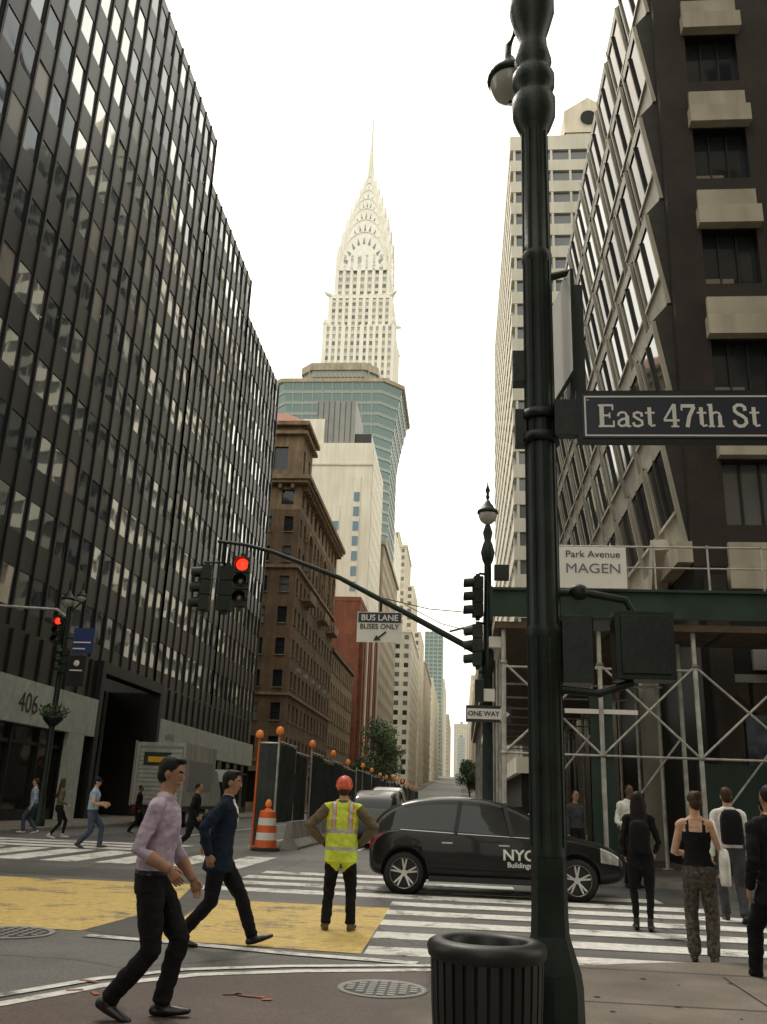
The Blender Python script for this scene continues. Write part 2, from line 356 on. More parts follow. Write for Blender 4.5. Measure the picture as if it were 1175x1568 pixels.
mb.poly([(x,y,.008) for x,y in [(-5.6,2),(-.6,2),(-.6,6.3),(.1,8.1),(1.2,9.2),(-.5,8.9),(-1.6,8.55),(-2.6,7.9),(-3.6,6.4),(-4.6,4.8)]],M_ASPHR)
mb.build('asphalt_patch')
mb=MB(); M_ASPD=asphalt('asphalt_patch_dark',(.07,.07,.068))
mb.poly([(-9,16.6,.0075),(-4.4,16.4,.0075),(-4.7,18.2,.0075),(-9,18.6,.0075)],M_ASPD)
mb.poly([(-13,29,.0075),(-9.5,29,.0075),(-9.3,45,.0075),(-12.5,45,.0075)],M_ASPD)
mb.poly([(-4.05,10.3,.0075),(-3.3,10,.0075),(-3.7,14,.0075),(-4.4,15.8,.0075)],M_ASPD)
mb.build('trench_patch')
mb=MB()
for i in range(5):
    y=9.75+i*1.13; mb.box(-.95-.02*i,y,.004,4.3,y+.52,.012,M_WHITE)
for i in range(4):
    y=15.3+i*1.25; mb.box(-4.3+.1*i,y,.004,4.0-.6*i if i<2 else 1,y+.62,.012,M_WHITE)
for i in range(9):
    x=-15+i*1.2; mb.box(x,19.8,.004,x+.75,24.0,.012,M_WHITE)
for i in range(3): mb.box(-17,24.6+i*1.3,.004,-8.5+i*.3,25.3+i*1.3,.012,M_WHITE)
mb.build('zebra_crossing')
mb=MB()
curve=[(-4.9,4.6),(-4.0,5.6),(-3.2,6.75),(-2.75,7.6),(-2.2,8.2),(-1.4,8.62),(-.4,8.98),(.6,9.25),(1.6,9.45)]
ribbon(mb,curve,.13,.013,M_WHITE)
ribbon(mb,[(x-.17,y+.2) for x,y in curve],.11,.013,M_WHITE)
ribbon(mb,[(-3.9,9.95),(-3.0,9.83),(-1.6,9.5),(-.4,9.35)],.17,.0145,M_WHITE)
ribbon(mb,[(-9,9.6),(-4.6,9.45)],.2,.014,M_WHITE)
for x in (-10.2,-6.6,-3.2): mb.box(x,29,.004,x+.12,120,.012,M_WHITE)
mb.build('lane_markings')
mb=MB()
mb.poly([(x,y,.009) for x,y in [(-3.65,13.9),(-3.2,9.95),(-.98,9.75),(-1.0,13.9)]],M_YEL)
mb.poly([(x,y,.009) for x,y in [(-13,15.6),(-13,10.3),(-4.1,10.3),(-3.9,12.9),(-4.5,16.0)]],M_YEL)
mb.build('yellow_box_marking')
mb=MB()
for i in range(7):
    x=random.uniform(-3,-1.4);y=random.uniform(7.0,8.0); a=random.uniform(0,3.1); l=random.uniform(.06,.2)
    ribbon(mb,[(x,y),(x+l*math.cos(a),y+l*math.sin(a)*.6)],.045,.0165,M_ORG)
mb.build('survey_marks')
def manhole(name,x,y,r):
    mb=MB(); mb.lathe((x,y,0),[(r*1.12,.010),(r*1.12,.016),(r,.018),(r*.97,.013)],M_GREY,32)
    mb.add([(x+r*.97*math.cos(k*math.pi/16),y+r*.97*math.sin(k*math.pi/16),.013) for k in range(32)],[tuple(range(32))],M_BLK)
    for i in range(-3,4):
        for j in range(-3,4):
            if math.hypot(i,j)<3.4: mb.box(x+i*r*.26-.03,y+j*r*.26-.03,.013,x+i*r*.26+.03,y+j*r*.26+.03,.019,M_GREY)
    mb.build(name)
manhole('manhole_cover',-.62,8.05,.33); manhole('manhole_cover',-4.7,9.9,.4)
# ------------------------------------------------------------------ left glass office building
mb=MB()
gl=[G_L,G_L,G_L3,G_L3,G_L3,G_L2,G_L2,G_BL]
def leftfac(ya,yb,zt):
    W=yb-ya; nx=round(W/1.42)
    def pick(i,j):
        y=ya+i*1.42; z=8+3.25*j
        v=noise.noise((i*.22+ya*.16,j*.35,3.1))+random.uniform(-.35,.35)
        if y<44 and z<33: v-=.28  # dark building reflection painted in: darker panes low at the near end
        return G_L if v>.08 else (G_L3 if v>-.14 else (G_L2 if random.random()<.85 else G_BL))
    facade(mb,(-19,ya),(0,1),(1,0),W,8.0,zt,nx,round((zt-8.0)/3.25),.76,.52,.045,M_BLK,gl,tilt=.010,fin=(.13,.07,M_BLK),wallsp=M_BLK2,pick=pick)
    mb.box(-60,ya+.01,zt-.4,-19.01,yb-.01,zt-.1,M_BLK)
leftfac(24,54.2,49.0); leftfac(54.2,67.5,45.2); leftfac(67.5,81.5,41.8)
mb.quad((-19,54.2,45.2),(-60,54.2,45.2),(-60,54.2,49),(-19,54.2,49),M_BROWNL)
mb.quad((-19,67.5,41.8),(-60,67.5,41.8),(-60,67.5,45.2),(-19,67.5,45.2),M_BROWNL)
mb.quad((-19,81.5,0),(-60,81.5,0),(-60,81.5,41.8),(-19,81.5,41.8),M_BLK2)
facade(mb,(-60,24),(1,0),(0,-1),41,8.0,49,29,13,.76,.52,.045,M_BLK,gl,fin=(.13,.07,M_BLK),wallsp=M_BLK2)
for (ya,yb) in ((24,45.4),(55.4,81.5)):
    mb.quad((-19,ya,5.95),(-19,yb,5.95),(-19,yb,8),(-19,ya,8),M_BLK2)
    mb.box(-19.4,ya,4.1,-18.72,yb,5.95,M_MARB)
    nn=int((yb-ya)/1.42)
    for i in range(nn): mb.box(-19,ya+.5+i*1.42,6.0,-18.90,ya+.62+i*1.42,7.9,M_BLK)
    for i in range(1,nn//2): mb.box(-18.722,ya+i*2.84,4.12,-18.715,ya+.02+i*2.84,5.93,M_GREY)
    k=int((yb-ya)/2.6)
    mb.quad((-19.2,ya,.14),(-19.2,yb,.14),(-19.2,yb,4.1),(-19.2,ya,4.1),G_SHOP)
    mb.box(-19.3,ya,.14,-19.05,yb,.6,M_BLK); mb.box(-19.3,ya,3.3,-19.06,yb,3.45,M_BLK)
    for i in range(k+1): mb.box(-19.28,ya+(yb-ya)*i/k-.07,.14,-19.02,ya+(yb-ya)*i/k+.07,4.1,M_BLK)
mb.box(-19.5,45.4,.14,-18.7,45.9,8.0,M_BLK); mb.box(-19.5,54.9,.14,-18.7,55.4,8.0,M_BLK); mb.box(-19.5,45.9,7.4,-18.7,54.9,8.0,M_BLK)
mb.quad((-22,45.9,.14),(-22,54.9,.14),(-22,54.9,7.4),(-22,45.9,7.4),G_SHOP)
mb.quad((-22,45.9,.14),(-19.5,45.9,.14),(-19.5,45.9,7.4),(-22,45.9,7.4),M_DARKIN);mb.quad((-22,54.9,.14),(-19.5,54.9,.14),(-19.5,54.9,7.4),(-22,54.9,7.4),M_DARKIN)
for i in range(5): mb.box(-21.95,46.9+i*1.8,.14,-21.8,47.05+i*1.8,7.4,M_GREY)
mb.box(-18.95,42.4,.14,-18.72,44.2,4.09,M_MARB)
mb.box(-60,24.01,0,-19.35,24.1,8,M_BLK2)
e=empty('glass_office_building'); mb.build('walls_and_windows',e)
text('406',1.2,(-18.70,37.8,4.95),(math.pi/2,0,math.pi/2),M_BLK,e,'fascia_lettering')
text('46TH ST',.5,(-18.70,57.6,4.9),(math.pi/2,0,math.pi/2),M_GREY,e,'fascia_lettering_2')
mb=MB(); mb.box(-18.9,64,2.6,-17.6,64.12,3.5,pm('shop_red',(.5,.04,.03),.5)); mb.box(-18.9,70,2.5,-17.9,70.1,3.4,M_SIGNW); mb.build('shop_blade_sign')
# ------------------------------------------------------------------ brown block
gb=[G_D,G_D,G_D,G_DG,G_BL]
mb=MB()
block(mb,-45,-19.3,99,131,5.2,34.2,M_BROWN,gb,2.6,3.6,.42,.52,.28,'ne',sill=M_BROWNL,cross=True)
block(mb,-45,-19.2,98.9,131.1,0,5.2,M_BROWNL,[G_SHOP],5,5,.7,.62,.4,'ne')
mb.box(-45,98.6,5.2,-18.95,131.2,5.6,M_BROWNL); mb.box(-45,98.7,12.4,-19.05,131.15,12.7,M_BROWNL); mb.box(-45,98.7,27.0,-19.0,131.15,27.35,M_BROWNL)
block(mb,-45,-19.3,99,131,34.2,37.3,M_BROWNL,gb,3.2,3.1,.45,.6,.3,'ne')
mb.box(-45.6,98.1,37.31,-18.4,131.6,37.7,M_BROWNL); mb.box(-45.8,97.8,37.7,-18.1,131.8,38.25,M_BROWNL)
for i in range(26): mb.box(-19.3,99.3+i*1.25,36.7,-18.6,99.7+i*1.25,37.3,M_BROWNL)
for i in range(6): mb.box(-28+i*1.5,98.3,36.7,-27.6+i*1.5,99,37.3,M_BROWNL)
for yc in (106,118,127):
    n=10
    for k in range(n):
        a0=math.pi*k/n;a1=math.pi*(k+1)/n
        mb.bar((-19.15,yc+1.7*math.cos(a0),31.5+1.7*math.sin(a0)),(-19.15,yc+1.7*math.cos(a1),31.5+1.7*math.sin(a1)),.5,.4,M_BROWNL,up=(1,0,0))
    mb.box(-19.3,yc-2.2,24.2,-18.2,yc+2.2,24.5,M_BROWNL); mb.box(-18.35,yc-2.2,24.5,-18.2,yc+2.2,25.4,M_BROWNL)
    mb.bar((-19.2,yc-1.7,28),(-19.2,yc-1.7,31.5),.35,.4,M_BROWNL); mb.bar((-19.2,yc+1.7,28),(-19.2,yc+1.7,31.5),.35,.4,M_BROWNL)
for yc in (103.5,112,122.5):
    mb.box(-20,yc-1.2,38.3,-19.2,yc+1.2,39.2,M_BROWNL); mb.ell((-19.6,yc,39.3),(.35,.9,.5),M_BROWNL)
for y in range(101,131,5): 
    mb.box(-18.9,y,8+((y*7)%5)*3.6,-18.5,y+.7,8.5+((y*7)%5)*3.6,M_GREY)
block(mb,-30,-19.6,99.4,106.5,38.25,45.0,M_BROWNL,[G_D],4.5,6.7,.33,.45,.3,'ne',vo=.3)
mb.box(-30.5,98.8,43.9,-19.0,107.0,44.3,M_BROWNL); mb.box(-30.7,98.6,45.0,-18.8,107.2,45.5,M_BROWNL)
mb.add([(-30.4,98.9,45.5),(-19.0,98.9,45.5),(-19.0,107,45.5),(-30.4,107,45.5),(-27,101.5,47.8),(-22.5,101.5,47.8),(-22.5,104.5,47.8),(-27,104.5,47.8)],[(0,1,5,4),(1,2,6,5),(2,3,7,6),(3,0,4,7),(4,5,6,7)],M_ROOFR)
mb.build('brown_apartment_house')
mb=MB(); block(mb,-40,-19.3,131.3,158,4.5,22.5,M_BROWNL,gb,2.8,3.5,.45,.55,.25,'ne',sill=M_BROWN,cornice=(.4,.6,M_BROWN)); block(mb,-40,-19.2,131.3,158.1,0,4.5,M_BROWN,[G_SHOP],5,4.5,.7,.6,.3,'ne'); mb.build('brownstone_house')
mb=MB(); block(mb,-45,-19.2,164,197,0,37.5,M_RED,[G_DG,G_D,G_BL],3.4,3.4,.5,.5,.25,'e',cornice=(.1,.8,M_RED),frame=M_TANL)
for i in range(9): mb.box(-19.2,165.5+i*3.9,3,-18.5,167.3+i*3.9,36,M_TANL if i%3==2 else M_RED)
mb.build('red_brick_building')
mb=MB()
block(mb,-35.5,-19.8,180,206,37,76.5,M_CREAM,[G_BLUE,G_TEAL,G_DG],40,3.4,.3,.5,.2,'',roof=M_CREAM)
facade(mb,(-19.75,180.3),(0,1),(1,0),25,38,75.5,9,12,.72,.5,.15,M_CREAM,[G_BLUE,G_DG,G_TEAL])
for xs,za,zb in ((-22.9,36,68.5),(-27.2,36,62)):
    mb.box(xs-.75,179.75,za,xs+.75,179.97,zb,M_CREAM)
    n=int((zb-za)/3.3)
    for i in range(n): mb.box(xs-.6,179.6,za+.5+i*3.3,xs+.6,179.76,za+2.5+i*3.3,G_BLUE)
mb.box(-35.6,179.7,71.2,-19.6,179.97,71.5,M_TANL); mb.box(-35.6,179.7,57.2,-28.6,179.97,57.5,M_TANL)
mb.box(-33,181,76.5,-24.2,196,87.2,M_GREY); mb.box(-24.2,182,76.5,-20.5,200,79.5,M_BLK2); mb.box(-36,180.5,76.5,-31,190,82.5,M_CREAM)
for i in range(7): mb.box(-32.8+i*1.25,180.9,77,-32.7+i*1.25,180.99,87,M_BLK2)
mb.build('cream_stone_tower')
mb=MB(); block(mb,-40,-19.2,207,255,0,61,M_TAN,gb,3,3.5,.45,.5,.2,'ne',cornice=(.5,.8,M_TAN)); mb.build('tan_brick_building')
mb=MB()
cx,cy=-42.3,278.0
def octa(hx,hy,c,z): return [(cx-hx+c,cy-hy,z),(cx+hx-c,cy-hy,z),(cx+hx,cy-hy+c,z),(cx+hx,cy+hy-c,z),(cx+hx-c,cy+hy,z),(cx-hx+c,cy+hy,z),(cx-hx,cy+hy-c,z),(cx-hx,cy-hy+c,z)]
def ringq(a,b,m):
    for i in range(8): mb.quad(a[i],a[(i+1)%8],b[(i+1)%8],b[i],m)
def lvl(z):
    f=0 if z<109 else ((z-109)/19)**1.3*3.2
    return 18.8+f,18+f,5+.3*f
z=0
while z<127:
    a=lvl(z);b=lvl(z+1.0);c=lvl(z+3.5)
    ringq(octa(*a,z),octa(*b,z+1.0),M_GRNT if z>60 else M_TANL)
    ringq(octa(b[0]-.15,b[1]-.15,b[2],z+1.0),octa(c[0]-.15,c[1]-.15,c[2],z+3.5),G_TEAL)
    mb.poly(octa(*b,z+1.0),M_GRNT)
    for i in range(-8,9,2):
        mb.bar((cx+i*1.6,cy-b[1]-.02,z+1.0),(cx+i*1.6,cy-c[1]-.02,z+3.5),.35,.2,M_GRNT,up=(0,1,0))
        mb.bar((cx+b[0]+.02,cy+i*1.5,z+1.0),(cx+c[0]+.02,cy+i*1.5,z+3.5),.35,.2,M_GRNT,up=(1,0,0))
    z+=3.5
zt=z; a=lvl(zt)
ringq(octa(a[0]+.5,a[1]+.5,a[2],zt),octa(a[0]+.6,a[1]+.6,a[2],zt+1.2),M_TAN)
mb.poly(octa(a[0]+.5,a[1]+.5,a[2],zt+.01),M_TAN)
ringq(octa(a[0]+.6,a[1]+.6,a[2],zt+1.2),octa(a[0]-7,a[1]-7,3,zt+5),M_GRNT)
ringq(octa(12.5,11,4,zt+4),octa(12.5,11,4,zt+11),M_GRNT); ringq(octa(13.2,11.7,4,zt+9.6),octa(13.2,11.7,4,zt+12.2),M_TAN); mb.poly(octa(13.2,11.7,4,zt+12.2),M_TAN); mb.poly(octa(13.2,11.7,4,zt+9.6),M_TAN)
for i in range(16):
    x=cx-10+i*1.35; mb.box(x,cy-11.25,zt+5.5,x+.3,cy-11.0,zt+9.4,M_TAN)
for i in range(9):
    x=cx-9+i*2; mb.box(x,cy-11.9,zt+10.2,x+.25,cy-11.72,zt+11.8,M_GRNT)
mb.box(cx-9,cy-11.1,zt+5.3,cx+9,cy-11.02,zt+7.2,G_D)
mb.build('flared_glass_tower')
# ------------------------------------------------------------------ Art-deco spire tower
mb=MB()
X0,Y0=-45.3,350.0
block(mb,-63,-19.2,334,394,0,63,M_TANL,[G_DG,G_D],3.4,3.6,.5,.5,.2,'ne',cornice=(.4,.8,M_CREAM))
block(mb,-62,-27,335.5,375,63,105,M_CHRY,[G_FAR,G_DG],3.2,3.5,.45,.55,.2,'ne')
H1=14.7
def shaft(h,z0,z1,nx):
    for k in 'ne':
        p,u,n,W=FD[k](X0-h,X0+h,Y0-h,Y0+h)
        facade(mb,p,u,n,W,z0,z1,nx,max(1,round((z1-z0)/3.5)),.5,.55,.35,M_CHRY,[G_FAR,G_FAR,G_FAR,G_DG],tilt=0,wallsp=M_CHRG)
        uu=V2(*u);nn=V2(*n);pp=V2(*p)
        cw=W/nx
        for i in range(nx+1):
            q=pp+uu*(i*cw)+nn*.3
            w=1.1 if i%3 else 1.7
            mb.bar((q.x,q.y,z0),(q.x,q.y,z1),w,.6,M_CHRY,up=(n[0],n[1],0))
    mb.quad((X0-h,Y0-h,z0),(X0-h,Y0+h,z0),(X0-h,Y0+h,z1),(X0-h,Y0-h,z1),M_CHRY)
    mb.quad((X0-h,Y0+h,z0),(X0+h,Y0+h,z0),(X0+h,Y0+h,z1),(X0-h,Y0+h,z1),M_CHRY)
    mb.quad((X0-h,Y0-h,z1),(X0+h,Y0-h,z1),(X0+h,Y0+h,z1),(X0-h,Y0+h,z1),M_CHRY)
shaft(H1,105,196,11)
shaft(13.2,196,212,9)
mb.box(X0-13.6,Y0-13.6,210,X0+13.6,Y0+13.6,211.2,M_STEEL)
for sx in (-1,1):
    for sy in (-1,1):
        d=Vector((sx,sy,0)).normalized(); c=Vector((X0+sx*13.2,Y0+sy*13.2,211))
        mb.tube([c-d*2,c+d*1.5+Vector((0,0,.6)),c+d*3.6+Vector((0,0,.9))],[1.1,1.0,.35],M_STEEL,8)
        c=Vector((X0+sx*14.7,Y0+sy*14.7,196)); mb.tube([c-d*1.5,c+Vector((0,0,1)),c+Vector((0,0,4))],[1.2,1.3,.2],M_CHRY,8)
shaft(11.4,212,233,7)
tiers=[(12.0,225,20.0),(10.8,233.5,19.0),(9.4,242,17.5),(7.8,250.5,15.5),(6.1,258.5,13.5),(4.3,265.5,12.0),(2.7,272,10.5)]
for ti,(h,z0,ah) in enumerate(tiers):
    n=20; hh=h*.90
    prof=[(hh*math.cos(math.pi*k/n),z0+ah*math.sin(math.pi*k/n)) for k in range(n+1)]
    for ax in (0,1):
        def P(s,z,d): return (X0+s,Y0+d,z) if ax==0 else (X0+d,Y0+s,z)
        for k in range(n):
            (s0,a0),(s1,a1)=prof[k],prof[k+1]
            mb.quad(P(s0,a0,-h),P(s1,a1,-h),P(s1,a1,h),P(s0,a0,h),M_STEEL)
        for d in (-h,h):
            mb.poly([P(s,z_,d) for s,z_ in prof],M_STEEL)
            for k in range(n):
                (s0,a0),(s1,a1)=prof[k],prof[k+1]
                mb.bar(P(s0,a0,d*1.01),P(s1,a1,d*1.01),.5,.5,M_CHRY)
            mtri=9 if ti<4 else 5
            for k in range(mtri):
                a=math.pi*(k+1)/(mtri+1)
                r0,r1=.68,.87; wd=.05
                tip=(hh*r1*math.cos(a),z0+ah*r1*math.sin(a)); b0=(hh*r0*math.cos(a-wd*1.6),z0+ah*r0*math.sin(a-wd*1.6)); b1=(hh*r0*math.cos(a+wd*1.6),z0+ah*r0*math.sin(a+wd*1.6))
                mb.poly([P(tip[0],tip[1],d*1.012),P(b0[0],b0[1],d*1.012),P(b1[0],b1[1],d*1.012)],M_GREY)
    mb.box(X0-h*.88,Y0-h*.88,z0-9,X0+h*.88,Y0+h*.88,z0+ah*.36,M_STEEL)
mb.tube([(X0,Y0,276),(X0,Y0,284),(X0,Y0,292),(X0,Y0,304),(X0,Y0,324)],[2.0,1.5,.95,.6,.22],M_CHRG,8)
for k in range(8):
    a=k*math.pi/4; mb.bar((X0+2*math.cos(a),Y0+2*math.sin(a),274),(X0+.7*math.cos(a),Y0+.7*math.sin(a),298),.35,.35,M_CHRY)
mb.build('chrysler_building')
# ------------------------------------------------------------------ farther avenue
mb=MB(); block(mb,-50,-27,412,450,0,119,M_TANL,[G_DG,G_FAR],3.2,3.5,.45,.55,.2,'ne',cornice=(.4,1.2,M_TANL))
block(mb,-46,-31,416,446,120.2,128,M_TANL,[G_DG],3,3.5,.5,.6,.2,'ne'); block(mb,-27,-23,412,450,0,100,M_TANL,[G_DG],3.2,3.5,.45,.55,.2,'ne'); block(mb,-23,-19.2,412,450,0,78,M_TANL,[G_DG],3.2,3.5,.45,.55,.2,'ne')
mb.build('stepped_tan_skyscraper')
def simple(name,x0,x1,y0,y1,z1,wall,gls,cw=3.2,ch=3.6,fw=.5,fh=.5,faces='ne',**kw):
    mb=MB(); block(mb,x0,x1,y0,y1,0,z1,wall,gls,cw,ch,fw,fh,.2,faces,**kw)
    x=(x0+x1)/2; mb.box(x-2,y0+3,z1+.01,x+3,y0+9,z1+4,M_GREY)
    return mb.build(name)
simple('office_block',-40,-19.2,470,560,72,M_TAN,[G_DG],cornice=(.5,1,M_TAN))
simple('office_block',-40,-19.2,600,780,82,M_TANL,[G_DG,G_FAR],4,4)
simple('glass_skyscraper',-38,-20,905,960,170,M_GRNT,[G_TEAL],4,4,.8,.7)
simple('office_block',-40,-19.2,1000,1150,135,M_TANL,[G_FAR],5,4)
simple('office_block',-40,-17,1250,1500,120,M_TAN,[G_FAR],6,5)
simple('office_block',-14,14,1750,1800,150,M_TANL,[G_FAR],5,5)
simple('glass_skyscraper',-6,6,1650,1700,118,M_GRNT,[G_FAR],5,5,.7,.6)
gr=[G_DG,G_D,G_BL]
simple('office_block',6.5,40,178,238,40,M_TAN,gr,faces='nw',cornice=(.4,.8,M_TAN))
simple('office_block',6.5,40,256,330,58,M_TANL,gr,faces='nw')
simple('office_block',6.5,40,340,600,62,M_TAN,gr,4,4,faces='nw')
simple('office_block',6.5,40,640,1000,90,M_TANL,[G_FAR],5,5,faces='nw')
mb=MB()
z0,z1,n=5,86,24
ch=(z1-z0)/n
for j in range(n):
    z=z0+j*ch
    mb.box(5.9,100,z,32,160,z+ch*.5,M_CREAM)
    mb.box(6.25,100.35,z+ch*.5+.002,31.6,159.6,z+ch-.002,G_DG)
    for i in range(11):
        xx=6.3+24.6*i/10; mb.box(xx,100.05,z+ch*.5,xx+.3,100.349,z+ch,M_CREAM)
    for i in range(16):
        yy=102+i*3.8; mb.box(5.95,yy,z+ch*.5,6.249,yy+.3,z+ch,M_CREAM)
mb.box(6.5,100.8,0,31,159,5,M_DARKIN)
mb.box(5.9,100,86,32,160,88.3,M_CREAM)
mb.build('striped_white_tower')
mb=MB()
block(mb,15,30,112,130,60,99,M_TANL,[G_TEAL,G_DG],3,3.5,.7,.6,.2,'nw')
mb.add([(14.8,111.8,99),(22.0,111.8,99),(22.0,111.8,103),(18.4,111.8,105.5),(14.8,111.8,103),(14.8,130,99),(22,130,99),(22,130,103),(18.4,130,105.5),(14.8,130,103)],[(0,1,2,3,4),(5,6,7,8,9),(1,6,7,2),(2,7,8,3),(3,8,9,4),(4,9,5,0)],M_TANL)
mb.tube([(18.4,111.6,101.5),(18.4,111.4,101.5)],1.2,M_DARKIN,16); mb.build('gabled_tower')
mb=MB(); block(mb,27,60,42,97,0,96,M_DBRK,[G_D,G_DG],3,3.6,.6,.5,.2,'nw'); mb.build('added_reflection_tower')  # added dark tower, hidden from view, to darken reflections in the left glass
mb=MB(); block(mb,6.6,26,66,82,0,22,M_TAN,gb,3,3.5,.5,.5,.2,'nw'); mb.build('low_commercial_building')
mb=MB(); block(mb,7,40,-60,4,0,70,M_TAN,gb,3,3.6,.5,.5,.2,'sw'); mb.build('unseen_block_northwest')  # unseen block behind the camera, added for shading and car reflections
mb=MB(); block(mb,-60,-19,-60,3,0,45,M_TANL,gb,3,3.6,.5,.5,.2,'se'); mb.build('unseen_block_northeast')  # second unseen block, also added to shade the street and show in reflections
# ------------------------------------------------------------------ bay-window brick building (right)
mb=MB()
XF=6.0
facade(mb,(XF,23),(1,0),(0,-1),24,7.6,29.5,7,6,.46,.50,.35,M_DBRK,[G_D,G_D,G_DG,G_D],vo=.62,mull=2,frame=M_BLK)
for i in range(7):
    cw=24/7; xc=XF+cw*(i+.5)
    for j in range(7):
        zb=7.6+j*3.65
        mb.box(xc-.84,22.86,zb-.62,xc+.84,22.997,zb+.62,M_BEIGE)
        mb.box(xc-.9,22.66,zb-.66,xc+.9,22.99,zb-.05,M_BEIGE)
        mb.box(xc-.78,23.28,zb+.72,xc+.1,23.3,zb+1.2+.5*random.random(),G_BL)
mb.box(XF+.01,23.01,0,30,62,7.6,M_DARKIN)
mb.quad((XF,23,29.5),(30,23,29.5),(30,62,29.5),(XF,62,29.5),M_DBRK)
mb.quad((XF,23,7.6),(XF,62,7.6),(XF,62,29.5),(XF,23,29.5),M_DBRK)
pitch=2.58; nb=15; M_BAY=pm('bay_panel_cream',(.50,.47,.40),.55,var=.15,ns=1,streak=.3); M_BAYD=pm('bay_frame_dark',(.030,.026,.023),.5,var=.3)
for b in range(nb):
    ya=23.35+b*pitch; yb=ya+pitch*.78
    for j in range(6):
        z=8.3+j*3.65
        S_=[(.12,z),(.26,z+.85),(.56,z+2.75),(.60,z+3.05),(.12,z+3.62)]
        def Q(d,zz,y): return (XF-d,y,zz)
        mb.quad(Q(*S_[0],ya),Q(*S_[0],yb),Q(*S_[1],yb),Q(*S_[1],ya),M_BAY)
        mb.quad(Q(S_[1][0]-.04,S_[1][1],ya),Q(S_[1][0]-.04,S_[1][1],yb),Q(S_[2][0]-.04,S_[2][1],yb),Q(S_[2][0]-.04,S_[2][1],ya),random.choice([G_D,G_D,G_L3]))
        mb.quad(Q(*S_[2],ya),Q(*S_[2],yb),Q(*S_[3],yb),Q(*S_[3],ya),M_BAY); mb.quad(Q(*S_[3],ya),Q(*S_[3],yb),Q(*S_[4],yb),Q(*S_[4],ya),M_BAYD)
        for y,g in ((ya,M_BAYD),(yb,M_BAYD)):
            mb.poly([Q(0,z,y)]+[Q(*q,y) for q in S_]+[Q(0,z+3.62,y)],g)
            for q0,q1 in zip(S_[:-2],S_[1:-1]): mb.bar(Q(q0[0]-.04,q0[1],y-.01 if y==ya else y),Q(q1[0]-.04,q1[1],y-.01 if y==ya else y),.12,.10,M_BAY,up=(0,1,0))
        ym=(ya+yb)/2; mb.bar(Q(S_[1][0],S_[1][1],ym),Q(S_[2][0],S_[2][1],ym),.08,.08,M_BAYD,up=(1,0,0))
        mb.bar(Q(.27,z+.87,ya),Q(.27,z+.87,yb),.10,.10,M_BAY)
for b in range(5):
    y=24.5+b*7.8
    mb.bar((XF-.5,y,8.6),(XF-.1,y+3.4,5.8),.5,.45,M_BEIGE,up=(1,0,0)); mb.bar((XF-.5,y+7.6,8.6),(XF-.1,y+4.2,5.8),.5,.45,M_BEIGE,up=(1,0,0))
    mb.box(XF-.5,y+3.5,.14,XF-.02,y+4.1,6.2,M_BEIGE)
mb.box(XF-.4,23.0,7.7,XF-.003,62,8.27,M_BEIGE)
for i in range(7):
    x=XF+.2+i*3.4; mb.box(x,22.7,.14,x+.5,23.0,7.3,M_DBRK); 
    mb.quad((x+.5,22.9,.9),(x+3.4,22.9,.9),(x+3.4,22.9,4.6),(x+.5,22.9,4.6),G_SHOP)
    mb.box(x+.5,22.85,4.6,x+3.4,22.99,4.8,M_GREY)
mb.box(XF+3.9,22.6,8.2,XF+4.0,22.75,10.6,pm('dark_red_trim',(.18,.02,.015),.5))
mb.box(6.9,22.80,2.0,8.0,22.88,3.8,pm('poster_grey',(.06,.08,.11),.5,var=.8,ns=3))
mb.box(7.2,22.7,4.9,9.8,22.88,5.4,M_GREY)
mb.build('bay_window_brick_building')
# ------------------------------------------------------------------ sidewalk shed
mb=MB()
def post(x,y,z0=.14,z1=5.4): mb.tube([(x,y,z0),(x,y,z1)],.055,M_PIPE,8); mb.box(x-.12,y-.12,z0,x+.12,y+.12,z0+.03,M_PIPE)
mb.box(.75,20.3,5.35,5.3,60,5.5,M_WOOD); mb.box(5.3,20.3,5.35,28,22.3,5.5,M_WOOD)
mb.box(.7,20.2,5.6,28,20.26,6.2,M_GRN); mb.box(.64,20.2,5.5,.70,60,6.3,M_GRN)
for i in range(22): mb.bar((.9+i*1.25,20.35,5.42),(.9+i*1.25,22.2,5.42),.08,.16,M_GRN)
mb.box(.7,20.1,6.2,28,20.3,6.26,M_GRN)
for i in range(24):
    x=2.0+i*1.2; mb.tube([(x,20.25,6.25),(x,20.25,7.35)],.025,M_PIPE,6)
mb.tube([(2,20.25,7.3),(28,20.25,7.3)],.025,M_PIPE,6); mb.tube([(2,20.25,6.8),(28,20.25,6.8)],.02,M_PIPE,6)
for x in (.95,3.1,5.2,7.4,9.6,12,15,18,21): 
    post(x,20.5); post(x,22.0)
for y in range(24,60,3): post(.95,y); post(5.1,y)
for x0,x1 in ((.95,3.1),(3.1,5.2),(5.2,7.4),(7.4,9.6)):
    mb.tube([(x0,20.5,2.6),(x1,20.5,4.6)],.028,M_PIPE,6); mb.tube([(x1,20.5,2.6),(x0,20.5,4.6)],.028,M_PIPE,6)
    mb.tube([(x0,20.5,2.6),(x1,20.5,2.6)],.028,M_PIPE,6)
    mb.tube([(x0,22,.5),(x1,22,3.2)],.028,M_PIPE,6)
    for xx in (x0,x1): mb.ell((xx,20.5,2.6),(.09,.09,.06),M_PIPE,8,5); mb.ell((xx,20.5,4.6),(.09,.09,.06),M_PIPE,8,5)
for i in range(11):
    y=20.5+3*i; mb.tube([(.95,y,4.5),(.95,y+3,2.4)],.03,M_PIPE,6); mb.tube([(.95,y,4.5),(5.1,y,4.5)],.03,M_PIPE,6); mb.tube([(.95,y,1.2),(.95,y+3,1.2)],.03,M_PIPE,6)
mb.box(2.85,20.55,.14,3.35,20.62,4.0,M_GRN)
mb.box(2.3,20.5,3.5,3.9,20.58,3.6,M_WHT)
